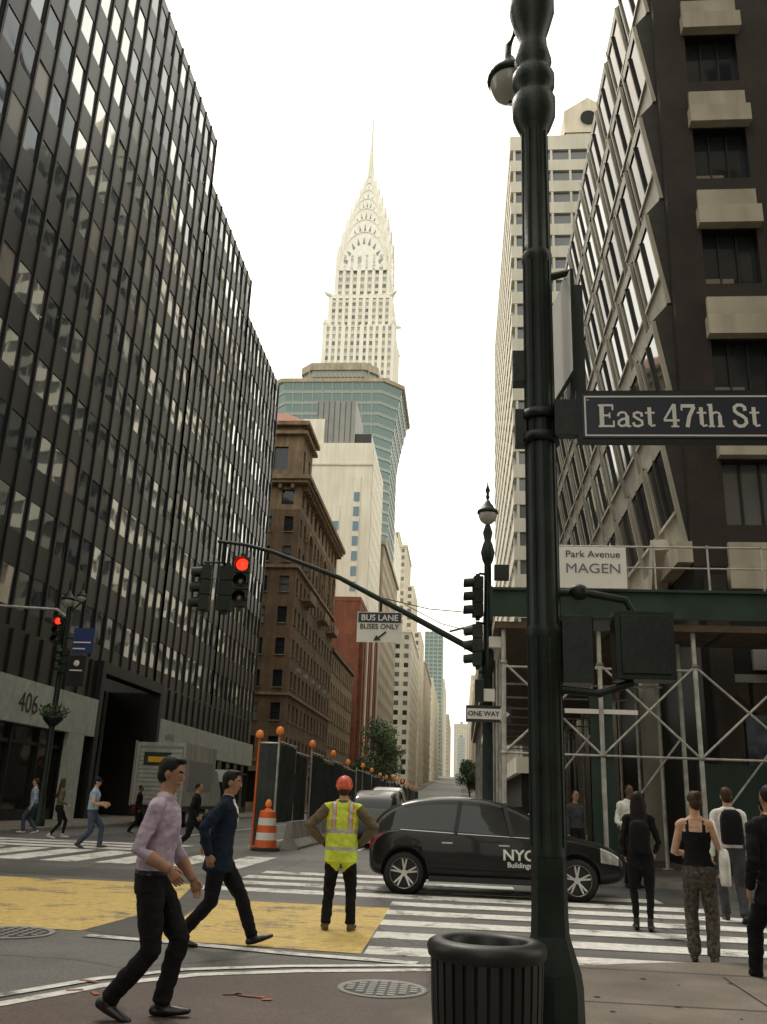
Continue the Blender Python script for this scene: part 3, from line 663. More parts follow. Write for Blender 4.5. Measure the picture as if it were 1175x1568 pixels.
mb.box(.62,20.6,4.95,.9,22.6,5.2,M_WHT); mb.box(.5,21,2.9,.62,23,3.05,M_WHT)
mb.box(5.6,22.4,.14,7.8,22.6,2.6,M_GRN)
mb.build('sidewalk_shed')
e=empty('shop_banner')
mb=MB(); mb.box(2.15,20.02,6.25,3.72,20.08,7.22,M_BANW); mb.build('panel',e)
text('Park Avenue',.23,(2.97,20.01,7.04),RN,M_BLK,e,'line_1',sx=1.05); text('MAGEN',.32,(2.97,20.01,6.70),RN,pm('magen_grey',(.16,.16,.19),.6),e,'line_2',off=.0,sx=1.14)
# ------------------------------------------------------------------ signals and lamps
def signal(mb,c,ang,lit=True,s=1.0):
    X=Matrix.Translation(c)@Matrix.Rotation(ang,4,'Z'); old=mb.X; mb.X=X
    for k in range(3):
        z=.36*s*(1-k)
        mb.box(-.17*s,-.12*s,z-.17*s,.17*s,.12*s,z+.17*s,M_POLE)
        n=14
        for i in range(n):
            a0=math.pi*(-.15+1.3*i/n);a1=math.pi*(-.15+1.3*(i+1)/n); r=.145*s
            mb.quad((r*math.cos(a0),-.12*s,z+r*math.sin(a0)),(r*math.cos(a1),-.12*s,z+r*math.sin(a1)),(r*math.cos(a1),-.36*s,z-.03*s+r*math.sin(a1)),(r*math.cos(a0),-.36*s,z-.03*s+r*math.sin(a0)),M_POLE)
        mb.ell((0,-.12*s,z),(.13*s,.035*s,.13*s),M_LRED if (k==0 and lit) else M_LOFF)
    mb.box(-.06*s,-.05*s,.53*s,.06*s,.05*s,.62*s,M_POLE); mb.box(-.06*s,-.05*s,-.62*s,.06*s,.05*s,-.53*s,M_POLE)
    mb.X=old
def lamp_head(mb,c,s=1.0,fin=True):
    mb.lathe(c,[(0.01,.34*s),(.05*s,.33*s),(.08*s,.26*s),(.13*s,.2*s),(.17*s,.12*s),(.25*s,.06*s),(.26*s,.0),(.22*s,-.02*s)],M_POLE)
    mb.lathe(c,[(.22*s,-.02*s),(.225*s,-.08*s),(.18*s,-.19*s),(.10*s,-.26*s),(.02*s,-.29*s)],M_GLOBE)
    if fin:
        mb.lathe(c,[(.02*s,.34*s),(.05*s,.42*s),(.03*s,.5*s),(.06*s,.6*s),(.02*s,.72*s),(.002,.86*s)],M_POLE,12)
PX_,PY_=.49,5.35
e=empty('street_lamp')
mb=MB()
mb.lathe((PX_,PY_,0),[(.20,.10),(.20,.16),(.18,.20),(.172,.55),(.162,.62),(.13,.72),(.105,.80),(.100,.9),(.098,1.2)],M_POLE,8,False)
mb.lathe((PX_,PY_,0),[(.098,1.2),(.098,2.4),(.107,2.42),(.107,2.47),(.096,2.5),(.092,5.0),(.103,5.02),(.103,5.08),(.09,5.1),(.086,6.1),(.12,6.16),(.155,6.26),(.16,6.40),(.125,6.45),(.125,6.48),(.155,6.53),(.158,6.62),(.125,6.67),(.125,6.70),(.14,6.76),(.11,6.9),(.105,7.0),(.14,7.12),(.170,7.24),(.170,7.42),(.12,7.5),(.1,7.7),(.14,7.8),(.17,7.95),(.1,8.1),(.09,8.8)],M_POLE,20)
for k in range(8):
    a=k*math.pi/4+.2; mb.bar((PX_+.098*math.cos(a),PY_+.098*math.sin(a),1.25),(PX_+.09*math.cos(a),PY_+.09*math.sin(a),6.1),.018,.014,M_POLE,up=(math.cos(a),math.sin(a),0))
for z in (3.70,3.86): mb.lathe((PX_,PY_,0),[(.100,z-.03),(.122,z-.03),(.122,z+.03),(.100,z+.03)],M_POLE,20)
mb.box(PX_-.16,PY_-.05,3.66,PX_-.09,PY_+.05,3.9,M_POLE); mb.box(PX_-.17,PY_-.02,4.12,PX_-.09,PY_+.1,4.34,M_POLE)
mb.tube([(PX_-.02,PY_+.1,7.0),(PX_-.10,PY_+.25,7.35),(PX_-.16,PY_+.35,7.3),(PX_-.17,PY_+.36,7.1)],.03,M_POLE,8)
lamp_head(mb,(PX_-.15,PY_+.36,6.95),.70,False)
mb.build('pole',e)
e=empty('street_name_sign')
SY=5.25; x0,x1,z0,z1=.745,1.925,3.665,3.965
mb=MB()
mb.box(x0-.035,SY-.02,z0-.03,x1+.022,SY+.02,z1+.03,M_POLE)
mb.box(x0,SY-.026,z0,x1,SY-.021,z1,M_BLUE)
for a in ((x0+.012,z0+.012,x1-.012,z0+.022),(x0+.012,z1-.022,x1-.012,z1-.012),(x0+.012,z0+.0225,x0+.022,z1-.0225),(x1-.022,z0+.0225,x1-.012,z1-.0225)):
    mb.box(a[0],SY-.030,a[1],a[2],SY-.027,a[3],M_SIGNW)
for xx in (x0+.035,x1-.035): mb.ell((xx,SY-.028,z1-.04),(.008,.004,.008),M_PIPE,8,5)
mb.box(PX_+.08,SY-.04,z0+.02,x0-.035,SY+.04,z1-.04,M_POLE)
signtext(mb,'East 47th St',x0+.095,z0+.073,.158,SY-.0275,M_SIGNW,.99)
mb.build('plate',e)
e=empty('traffic_sign')
mb=MB()
mb.X=Matrix.Translation((.66,5.50,4.50))@Matrix.Rotation(math.radians(99),4,'Z')
mb.box(-.30,-.01,-.38,.30,.01,.38,M_POLE); mb.box(-.29,.011,-.37,.29,.014,.37,M_SIGNW)
mb.X=None
mb.tube([(PX_+.05,PY_,4.9),(.72,5.4,4.98),(.74,5.5,4.86)],.03,M_POLE,8)
mb.box(.70,5.40,4.05,.80,5.62,4.88,M_POLE)
mb.build('plate_and_bracket',e,.004)
def pedsig(name,c,ang):
    e=empty(name); mb=MB(); mb.X=Matrix.Translation(c)@Matrix.Rotation(ang,4,'Z')
    mb.box(-.17,-.08,-.20,.17,.10,.20,M_POLE); mb.box(-.14,-.10,-.17,.14,-.08,.17,M_POLE)
    mb.box(-.18,.10,.17,.18,.22,.19,M_POLE)
    mb.box(-.16,.101,-.17,.16,.106,.17,M_LOFF)
    mb.X=None; mb.build('housing',e,.012); return e
e=pedsig('pedestrian_signal',(1.065,5.35,2.38),0); 
mb=MB(); mb.tube([(PX_+.08,PY_,2.70),(.75,PY_,2.70),(.98,PY_,2.66),(1.02,PY_,2.58)],.024,M_POLE,8); mb.tube([(PX_+.08,PY_,2.12),(.80,PY_,2.10),(1.0,PY_,2.17)],.024,M_POLE,8); mb.ell((.70,PY_-.02,2.70),(.06,.05,.05),M_POLE); mb.build('bracket',e)
pedsig('pedestrian_signal',(.68,5.5,2.36),math.radians(-92))
# ------------------------------------------------------------------ litter bin
mb=MB(); cx_,cy_=.135,4.85; q=.93
mb.lathe((cx_,cy_,0),[(.25*q,.10),(.265*q,.14),(.265*q,.24),(.25*q,.24)],M_ORANGE,32)
mb.lathe((cx_,cy_,0),[(.235*q,.16),(.255*q,.45),(.268*q,.74)],M_DARKIN,32)
for k in range(30):
    a=2*math.pi*k/30; c,s_=math.cos(a),math.sin(a)
    pts=[(.262*q,.21),(.268*q,.32),(.285*q,.57),(.292*q,.75)]
    for (r0,za),(r1,zb) in zip(pts[:-1],pts[1:]):
        mb.bar((cx_+r0*c,cy_+r0*s_,za),(cx_+r1*c,cy_+r1*s_,zb),.040,.008,M_BLK,up=(c,s_,0))
mb.lathe((cx_,cy_,.055),[(.285*q,.68),(.31*q,.70),(.318*q,.735),(.31*q,.758),(.285*q,.772),(.25*q,.776),(.22*q,.770),(.205*q,.755),(.20*q,.70)],M_BLK,40)
mb.lathe((cx_,cy_,0.03),[(.19,.70),(.0,.60)],M_DARKIN,40)
mb.box(cx_-.05,cy_+.02,.69,cx_+.12,cy_+.1,.73,M_SIGNW); mb.box(cx_-.1,cy_-.1,.67,cx_-.03,cy_-.03,.75,M_WOOD)
mb.build('litter_bin')
# ------------------------------------------------------------------ far corner mast
e=empty('traffic_signal_mast')
mb=MB(); px,py=.60,20.9
mb.lathe((px,py,0),[(.26,.14),(.26,.3),(.2,.4),(.18,1.1),(.12,1.25),(.11,4.4),(.14,4.45),(.14,4.9),(.1,4.95),(.085,7.0),(.13,7.1),(.17,7.3),(.12,7.5),(.08,7.6),(.12,7.8),(.06,8.0)],M_POLE,14)
lamp_head(mb,(px,py,8.3),1.0,True)
arm=[(px,py,4.75),(-1.3,20.9,5.75),(-3.0,20.9,6.62),(-4.7,20.9,7.25),(-5.4,20.9,7.42),(-6.1,20.9,7.50)]
mb.tube(arm,[.075,.07,.06,.05,.045,.04],M_POLE,10)
mb.tube([(px,py,5.6),(-.3,20.9,5.35)],.025,M_POLE,8)
mb.tube([(-5.95,20.9,7.48),(-5.95,20.9,6.95),(-6.4,20.9,6.95)],.03,M_POLE,8); mb.tube([(-5.35,20.9,7.4),(-5.35,20.9,7.1)],.03,M_POLE,8)
signal(mb,(-5.40,20.85,6.45),math.radians(8),True,1.15); signal(mb,(-6.30,20.9,6.3),math.radians(-75),False,1.05); signal(mb,(-5.85,21.15,6.35),math.radians(180),False,1.05)
signal(mb,(.36,20.7,6.15),math.radians(-80),False,.9); signal(mb,(.36,20.7,5.0),math.radians(-95),False,.9)
mb.box(.75,20.7,6.6,1.1,20.9,6.95,M_POLE); mb.box(.3,20.6,3.7,.5,20.72,4.2,M_POLE)
for z in (4.4,5.55,6.75): mb.tube([(px,py,z),(.4,20.8,z)],.03,M_POLE,8)
mb.tube([(-2.2,20.95,6.2),(-.8,20.98,5.9),(.5,20.95,5.8)],.012,M_RUB,5); mb.tube([(-1.4,20.95,6.0),(-.5,20.98,5.55),(.5,20.95,5.3)],.01,M_RUB,5)
mb.build('pole_arm_and_signals',e)
e=empty('bus_lane_sign'); mb=MB(); mb.box(-2.5,20.86,5.05,-1.43,20.89,5.78,M_SIGNW); mb.box(-2.48,20.85,5.52,-1.45,20.858,5.76,M_BLUE)
mb.tube([(-1.95,20.92,5.78),(-1.95,20.92,6.1)],.03,M_POLE,6)
mb.bar((-1.80,20.85,5.30),(-2.0,20.85,5.14),.045,.01,M_BLK,up=(0,1,0)); mb.poly([(-2.1,20.84,5.08),(-1.92,20.84,5.10),(-2.03,20.84,5.22)],M_BLK); mb.build('plate',e)
text('BUS LANE',.2,(-1.965,20.84,5.63),RN,M_SIGNW,e,'line_1',off=.003); text('BUSES ONLY',.165,(-1.965,20.85,5.42),RN,M_BLK,e,'line_2',off=.003)
e=empty('one_way_sign'); mb=MB(); mb.box(.1,20.60,3.25,1.12,20.63,3.62,M_BLK); mb.add([(.13,20.59,3.32),(.88,20.59,3.32),(.88,20.59,3.27),(1.09,20.59,3.435),(.88,20.59,3.60),(.88,20.59,3.55),(.13,20.59,3.55)],[(0,1,2,3,4,5,6)],M_SIGNW); mb.box(.45,20.62,3.72,.75,20.64,4.0,M_SIGNW); mb.build('plate',e)
text('ONE WAY',.15,(.5,20.58,3.435),RN,M_BLK,e,'lettering',off=.003)
e=empty('traffic_signal_mast')
mb=MB(); px,py=-15.75,34.0
mb.lathe((px,py,0),[(.26,.14),(.26,.35),(.19,.45),(.17,1.2),(.12,1.3),(.1,8.4)],M_POLE,14)
lamp_head(mb,(px-.1,py,8.75),1.1,True)
mb.tube([(px,py,8.0),(px-.5,py,8.35),(px-4.5,py-.5,8.45)],[.07,.06,.045],M_PIPE,8)
mb.tube([(px+.1,py,8.3),(px+.5,py,8.7),(px+.5,py,9.0)],.04,M_POLE,8); lamp_head(mb,(px+.45,py,8.9),.8,True)
signal(mb,(-15.95,33.7,7.45),.1,True,1.0); signal(mb,(-15.6,33.8,6.3),-.9,False,.9)
mb.build('pole_arm_and_signals',e)
mb=MB(); mb.box(-15.35,33.85,6.6,-14.5,33.9,7.6,M_SBLUE); mb.box(-15.38,33.85,5.3,-14.7,33.9,6.5,M_BLK); mb.box(-15.3,33.83,7.0,-14.6,33.845,7.05,M_SIGNW);mb.box(-15.3,33.83,5.9,-14.8,33.845,5.95,M_SIGNW);mb.box(-15.3,33.83,6.75,-14.8,33.845,6.8,M_SIGNW); mb.ell((-15.05,33.82,6.2),(.12,.02,.12),M_SIGNW); mb.tube([(px,py,7.2),(-14.9,33.92,7.2)],.03,M_POLE,6); mb.build('parking_sign')
def leaves(mb,cs,n,size):
    for c,r in cs:
        for _ in range(n):
            d=Vector((random.gauss(0,1),random.gauss(0,1),random.gauss(0,1))).normalized()*(random.random()**.4)
            p=Vector(c)+Vector((d.x*r[0],d.y*r[1],d.z*r[2]))
            a=Vector((random.gauss(0,1),random.gauss(0,1),random.gauss(0,1))).normalized(); b=a.orthogonal().normalized(); s=size*random.uniform(.6,1.3)
            mb.quad(p-a*s,p+b*s*.6,p+a*s,p-b*s*.6,M_LEAF if random.random()<.65 else M_LEAF2)
mb=MB(); mb.lathe((px+.0,py,4.0),[(.05,-.3),(.35,0),(.42,.15),(.40,.15)],M_BLK,16); leaves(mb,[((px,py,4.35),(.62,.62,.3))],260,.07); mb.build('hanging_planter')
def tree(name,x,y,h,r):
    z0=gz(y); mb=MB()
    mb.tube([(x,y,z0),(x+.1,y,z0+h*.25),(x-.1,y+.1,z0+h*.5),(x+.1,y,z0+h*.8)],[h*.022,h*.017,h*.012,h*.003],M_BARK,8)
    cs=[]
    for k in range(26):
        a=random.uniform(0,6.28); rr=r*random.uniform(.2,.85); zz=z0+h*random.uniform(.36,.92); sc=1-.6*abs((zz-z0)/h-.62)/.4
        q=Vector((x+math.cos(a)*rr*sc,y+math.sin(a)*rr*sc,zz)); b=Vector((x,y,z0+h*random.uniform(.25,.5)))
        mb.tube([b,(b+q)/2+Vector((0,0,.3)),q],[h*.008,h*.005,h*.002],M_BARK,5)
        cs.append((q,(r*.36,r*.36,r*.28)))
    leaves(mb,cs,150,.2); return mb.build(name)
tree('street_tree',-12.9,150,15,4.4); tree('street_tree',-15,172,13,4); tree('street_tree',-14.5,135,8,2.4); tree('street_tree',1.8,200,10,3.5)
# ------------------------------------------------------------------ construction fence etc
mb=MB(); fy0,fy1=27.6,122
n=int((fy1-fy0)/3)
for i in range(n):
    y=fy0+i*3; xo=-5.55+random.uniform(-.07,.07)
    h=3.0+random.uniform(-.08,.12)
    mb.tube([(xo,y,0),(xo,y,h+.15)],.04,M_PIPE,6)
    K=8
    for k in range(K):
        ya=y+3*k/K; yb=y+3*(k+1)/K; da=.07*math.sin(k*2.1+i);db=.07*math.sin((k+1)*2.1+i)
        mb.quad((xo+da,ya,.75),(xo+db,yb,.75),(xo+db,yb,h-.1*abs(math.sin(k+1+i))),(xo+da,ya,h-.1*abs(math.sin(k+i))),M_MESH)
    mb.tube([(xo,y,h+.02),(xo,y+3,h+.02)],.03,M_PIPE,6)
    if i%2==0:
        mb.tube([(xo,y,h+.1),(xo,y,h+.25)],.04,M_ORANGE,8); mb.lathe((xo,y,h+.34),[(.02,-.12),(.12,-.08),(.13,0),(.09,.1),(.02,.13)],M_FLASH,12)
for k in range(6):
    mb.quad((-6.15+.10*k,fy0-.02*(k%2),.1),(-6.05+.10*k,fy0-.02*((k+1)%2),.1),(-6.05+.10*k,fy0-.02*((k+1)%2),3.0),(-6.15+.10*k,fy0-.02*(k%2),3.0),M_MESH)
mb.tube([(-6.15,fy0,0),(-6.15,fy0,3.2)],.035,M_ORANGE,8); mb.tube([(-6.15,fy0,3.05),(-5.55,fy0,3.05)],.03,M_PIPE,6); mb.lathe((-6.15,fy0,3.3),[(.02,-.12),(.12,-.08),(.13,0),(.09,.1),(.02,.13)],M_FLASH,12)
mb.build('construction_fence')
mb=MB()
for i in range(28):
    y=fy0+.5+i*3.3; x=-5.15
    pr=[(-.3,0),(-.3,.08),(-.15,.3),(-.08,.8),(.08,.8),(.15,.3),(.3,.08),(.3,0)]
    a=[(x+p[0],y,p[1]) for p in pr]; b=[(x+p[0],y+3.15,p[1]) for p in pr]
    for k in range(7): mb.quad(a[k],a[k+1],b[k+1],b[k],M_CONC)
    mb.poly(a,M_CONC); mb.poly(b,M_CONC)
mb.build('jersey_barrier')
def barrel(name,x,y):
    mb=MB()
    prof=[(.33,.08),(.31,.3),(.30,.3),(.29,.5),(.285,.5),(.275,.7),(.27,.7),(.255,.9),(.25,.9),(.23,1.08),(.2,1.1),(.12,1.12),(.05,1.2)]
    mb.lathe((x,y,0),[(.42,.0),(.42,.06),(.34,.1)],M_RUB)
    for i,(a,b) in enumerate(zip(prof[:-1],prof[1:])):
        mb.lathe((x,y,0),[a,b],M_ORANGE if i in (0,4,5,8,9,10,11) or i%2 else M_SIGNW)
    mb.lathe((x,y,1.3),[(.02,-.1),(.09,-.08),(.1,0),(.06,.1),(.0,.12)],M_FLASH,12); mb.build(name)
barrel('traffic_barrel',-5.6,27.0)
mb=MB()
for i in range(5):
    x=-1.2+i*.9; y=44+i*1.2
    for z in (.5,.95,1.4): mb.bar((x,y,z),(x+.85,y+1.1,z),.04,.2,M_WHT)
    mb.bar((x,y,0),(x,y,1.55),.08,.08,M_WHT)
mb.build('white_barricade')
# ------------------------------------------------------------------ vehicles
M_CARB=pm('car_paint_black',(.003,.003,.004),.30,0,var=.1,coat=.25,spec=.3); M_CGL=glass('car_glass',(.035,.04,.04),.35,.03,.0)
M_CARW=pm('car_paint_white',(.6,.6,.57),.3,var=.05,coat=.6); M_CARG=pm('car_paint_grey',(.05,.054,.058),.3,var=.05,coat=.5); M_TAXI=pm('car_paint_yellow',(.75,.42,.02),.3,var=.05,coat=.6)
M_TAIL=pm('tail_lamp_red',(.3,.01,.01),.2,var=.05); M_HEAD=pm('head_lamp_clear',(.55,.56,.58),.1,.6,var=.05); M_CHROME=pm('chrome_trim',(.5,.5,.5),.2,.9,var=.02)
def car(name,loc,ang,paint_,L=4.35,W=1.8,Hh=1.58,wb=2.85,detail=True,r=.335):
    e=empty(name,loc,ang)
    hw=W/2
    xr=-L/2
    f=L/4.35; h=Hh/1.58
    S=[(0.0,.42,.62,.86,.70,.62),(.05,.30,.72,1.06,.82,.68),(.20,.25,.94,1.30,.88,.66),(.55,.22,1.0,1.47,.89,.64),(1.05,.21,.99,1.56,.90,.64),(1.65,.20,.965,1.58,.90,.64),(2.25,.20,.94,1.53,.90,.64),(2.80,.20,.93,1.31,.90,.67),(3.22,.21,.93,1.05,.89,.74),(3.45,.22,.91,.99,.88,.74),(3.9,.24,.84,.91,.86,.70),(4.2,.28,.70,.80,.80,.62),(4.35,.38,.56,.66,.68,.55)]
    me=bmesh.new(); rings=[]
    for x,zb,zl,zt,wl,wt in S:
        x=xr+x*f; k=hw/.90
        half=[(0,zb),(wl*k*.85,zb),(wl*k*.99,zb+.12),(wl*k,(zb+zl)/2+.10),(wl*k*.975,zl*h),(wl*k*.94,zl*h+.02),(wt*k*1.03,zt*h-.05),(wt*k*.85,zt*h),(0,zt*h+.01)]
        pts=half+[(-y,z) for y,z in half[-2:0:-1]]
        rings.append([me.verts.new((x,y,z)) for y,z in pts])
    n=len(rings[0]); mats=[paint_,M_CGL,M_BLK,M_TAIL,M_HEAD]
    cl=me.edges.layers.float.get('crease_edge') or me.edges.layers.float.new('crease_edge')
    for i in range(len(rings)-1):
        for k in range(n):
            k2=(k+1)%n
            fc=me.faces.new((rings[i][k],rings[i+1][k],rings[i+1][k2],rings[i][k2])); fc.smooth=True
            kk=k if k<n//2 else n-1-k
            mi=0
            if kk==5 and 2<=i<=7: mi=1
            if kk in (6,7) and i in (7,): mi=1
            if kk in (6,7) and i in (1,2): mi=1
            if kk in (0,1): mi=2
            if kk in (4,5) and i==0: mi=3
            if kk==4 and i==1: mi=3
            if kk in (3,4) and i==10: mi=4
            fc.material_index=mi
    for rg in (rings[0],rings[-1]):
        fc=me.faces.new(rg); fc.smooth=True
    for i in range(len(rings)-1):
        for k in (4,5,n-4,n-5):
            ed=me.edges.get((rings[i][k],rings[i+1][k]))
            if ed: ed[cl]=.45
    bmesh.ops.recalc_face_normals(me,faces=me.faces)
    m=bpy.data.meshes.new('body'); me.to_mesh(m); me.free()
    for q in mats: m.materials.append(q)
    o=bpy.data.objects.new('body',m); COL.objects.link(o); o.parent=e
    ss=o.modifiers.new('s','SUBSURF'); ss.levels=2; ss.render_levels=2
    ov=(L-wb)*.42; wx=(xr+ov,xr+ov+wb)
    cb=MB()
    for x in wx:
        for sy in (-1,1): cb.tube([(x,sy*(hw+.3),r+.02),(x,sy*(hw-.28),r+.02)],r+.055,M_BLK,28,True,False)
    c=cb.build('wheel_arch_cutter',e)
    bo=o.modifiers.new('w','BOOLEAN'); bo.operation='DIFFERENCE'; bo.object=c; bo.solver='EXACT'
    bpy.context.view_layer.update()
    dg=bpy.context.evaluated_depsgraph_get(); nm=bpy.data.meshes.new_from_object(o.evaluated_get(dg)); o.modifiers.clear(); o.data=nm
    bpy.data.objects.remove(c)
    wbm=MB()
    for x in wx:
        for sy in (-1,1):
            yo=sy*(hw-.02); yi=sy*(hw-.24)
            prof=[(r*.62,0),(r*.70,.012),(r*.93,.0),(r,-.035),(r,-.19),(r*.9,-.22)]
            n=28
            V=[];Fc=[]
            for rr,dy in prof:
                for k in range(n):
                    a=2*math.pi*k/n; V.append((x+rr*math.cos(a),yo+sy*dy,r+rr*math.sin(a)))
            for i in range(len(prof)-1):
                for k in range(n): Fc.append((i*n+k,i*n+(k+1)%n,(i+1)*n+(k+1)%n,(i+1)*n+k))
            wbm.add(V,Fc,M_RUB,True)
            wbm.tube([(x,yo-sy*.05,r),(x,yo-sy*.052,r)],r*.64,M_BLK,24)
            V=[];Fc=[]
            for rr,dy in ((r*.72,-.000),(r*.66,-.012),(r*.66,-.05)):
                for k in range(n):
                    a=2*math.pi*k/n; V.append((x+rr*math.cos(a),yo+sy*(dy+.014),r+rr*math.sin(a)))
            for i in range(2):
                for k in range(n): Fc.append((i*n+k,i*n+(k+1)%n,(i+1)*n+(k+1)%n,(i+1)*n+k))
            wbm.add(V,Fc,M_ALLOY,True)
            for k in range(5):
                for dd in (-.16,.16):
                    a=2*math.pi*k/5+.3; wbm.bar((x+r*.1*math.cos(a),yo-sy*.02,r+r*.1*math.sin(a)),(x+r*.68*math.cos(a+dd),yo-sy*.01,r+r*.68*math.sin(a+dd)),.028,.035,M_ALLOY,up=(0,1,0))
            wbm.tube([(x,yo-sy*.04,r),(x,yo-sy*.0,r)],r*.16,M_ALLOY,14)
            wbm.tube([(x,yi+sy*.02,r),(x,yi-sy*.15,r)],r+.05,M_DARKIN,20)
    wbm.build('wheels',e)
    if detail:
        d=MB()
        for sy in (-1,1):
            d.bar((wx[0]+r+.08,sy*(hw-.005),.27),(wx[1]-r-.08,sy*(hw-.005),.27),.05,.09,M_BLK)
            for xa,xb in ((xr+1.48*f,xr+1.56*f),(xr+2.42*f,xr+2.30*f)):
                d.bar((xa,sy*(hw*.955),.97*h),(xb,sy*(hw*.735),1.49*h),.05,.07,M_BLK,up=(1,0,0))
            d.ell((xr+2.95*f,sy*(hw+.07),1.03*h),(.10,.10,.07),paint_)
            d.bar((xr+1.25*f,sy*(hw+.004),.83*h),(xr+1.43*f,sy*(hw+.004),.83*h),.02,.025,M_CHROME); d.bar((xr+2.2*f,sy*(hw+.004),.82*h),(xr+2.38*f,sy*(hw+.004),.82*h),.02,.025,M_CHROME)
            d.tube([(xr+.55*f,sy*hw*.955,1.01*h),(xr+1.6*f,sy*hw*.965,.975*h),(xr+2.9*f,sy*hw*.96,.945*h)],.009,M_CHROME,6)
        d.box(-L/2-.015,-.26,.52,-L/2+.03,.26,.64,M_SIGNW)
        d.build('trim',e)
    return e
e=car('hatchback_car',(.62,17.0,0),0,M_CARB,4.4,1.8,1.60,2.88)
text('NYC',.235,(.36,-.915,.68),RN,M_SIGNW,e,'door_lettering',off=.006,sx=1.1); text('Buildings',.115,(.37,-.915,.53),RN,M_SIGNW,e,'door_lettering_2',off=.002)
car('suv',(-2.9,33,0),math.radians(90),M_CARG,4.7,1.9,1.85,2.9,False,.36)
car('van',(-3.6,47,0),math.radians(90),M_CARW,5.0,2.0,2.2,3.0,False,.36)
for x,y,p in ((-2.4,64,M_CARB),(-8.5,75,M_TAXI),(-1.2,85,M_CARG),(-4,100,M_CARW),(-8,118,M_CARB),(-1,128,M_TAXI),(-3,155,M_CARB),(-7,175,M_CARW)):
    car('car',(x,y,gz(y)),math.radians(90),p,4.5,1.85,1.6,2.8,False)
e=empty('box_truck',(-13.95,42,0)); mb=MB()
mb.box(-1.22,0,.95,1.22,5.2,3.75,M_TRUCK)
mb.box(-1.05,-.03,1.0,1.05,-.003,3.6,M_GREY)
for i in range(13): mb.bar((-1.0,-.045,1.1+i*.19),(1.0,-.045,1.1+i*.19),.03,.15,M_TRUCK)
mb.box(-.8,-.075,2.7,.5,-.07,3.3,M_GRN); mb.box(-.6,-.08,2.85,.3,-.076,3.1,M_TAXI)
mb.box(-1.27,-.08,.9,-1.18,0,3.8,M_GREY); mb.box(1.18,-.08,.9,1.26,0,3.8,M_GREY)
mb.box(1.222,.6,1.6,1.23,4.6,3.0,M_GREY); mb.box(-1.1,-.3,.55,1.1,.1,.75,M_BLK); mb.box(-1.2,.2,.7,1.2,7.2,.94,M_BLK)
mb.box(-1.1,-.05,.75,-.8,.0,.9,M_TAIL); mb.box(.8,-.05,.75,1.1,.0,.9,M_TAIL)
for y in (1.2,6.4):
    for s in (-1,1): mb.tube([(s*1.15,y,.45),(s*.8,y,.45)],.45,M_RUB,20); mb.tube([(s*1.16,y,.45),(s*1.1,y,.45)],.25,M_TRUCK,14)
mb.add([(-1.05,5.4,.95),(1.05,5.4,.95),(1.05,7.5,.95),(-1.05,7.5,.95),(-1.0,5.4,2.7),(1.0,5.4,2.7),(1.0,6.5,2.7),(-1.0,6.5,2.7),(-1.05,7.3,1.7),(1.05,7.3,1.7)],[(0,1,5,4),(1,2,9,6,5),(0,4,7,8,3),(4,5,6,7),(7,6,9,8),(8,9,2,3)],M_TRUCK)
mb.build('body',e,.02)
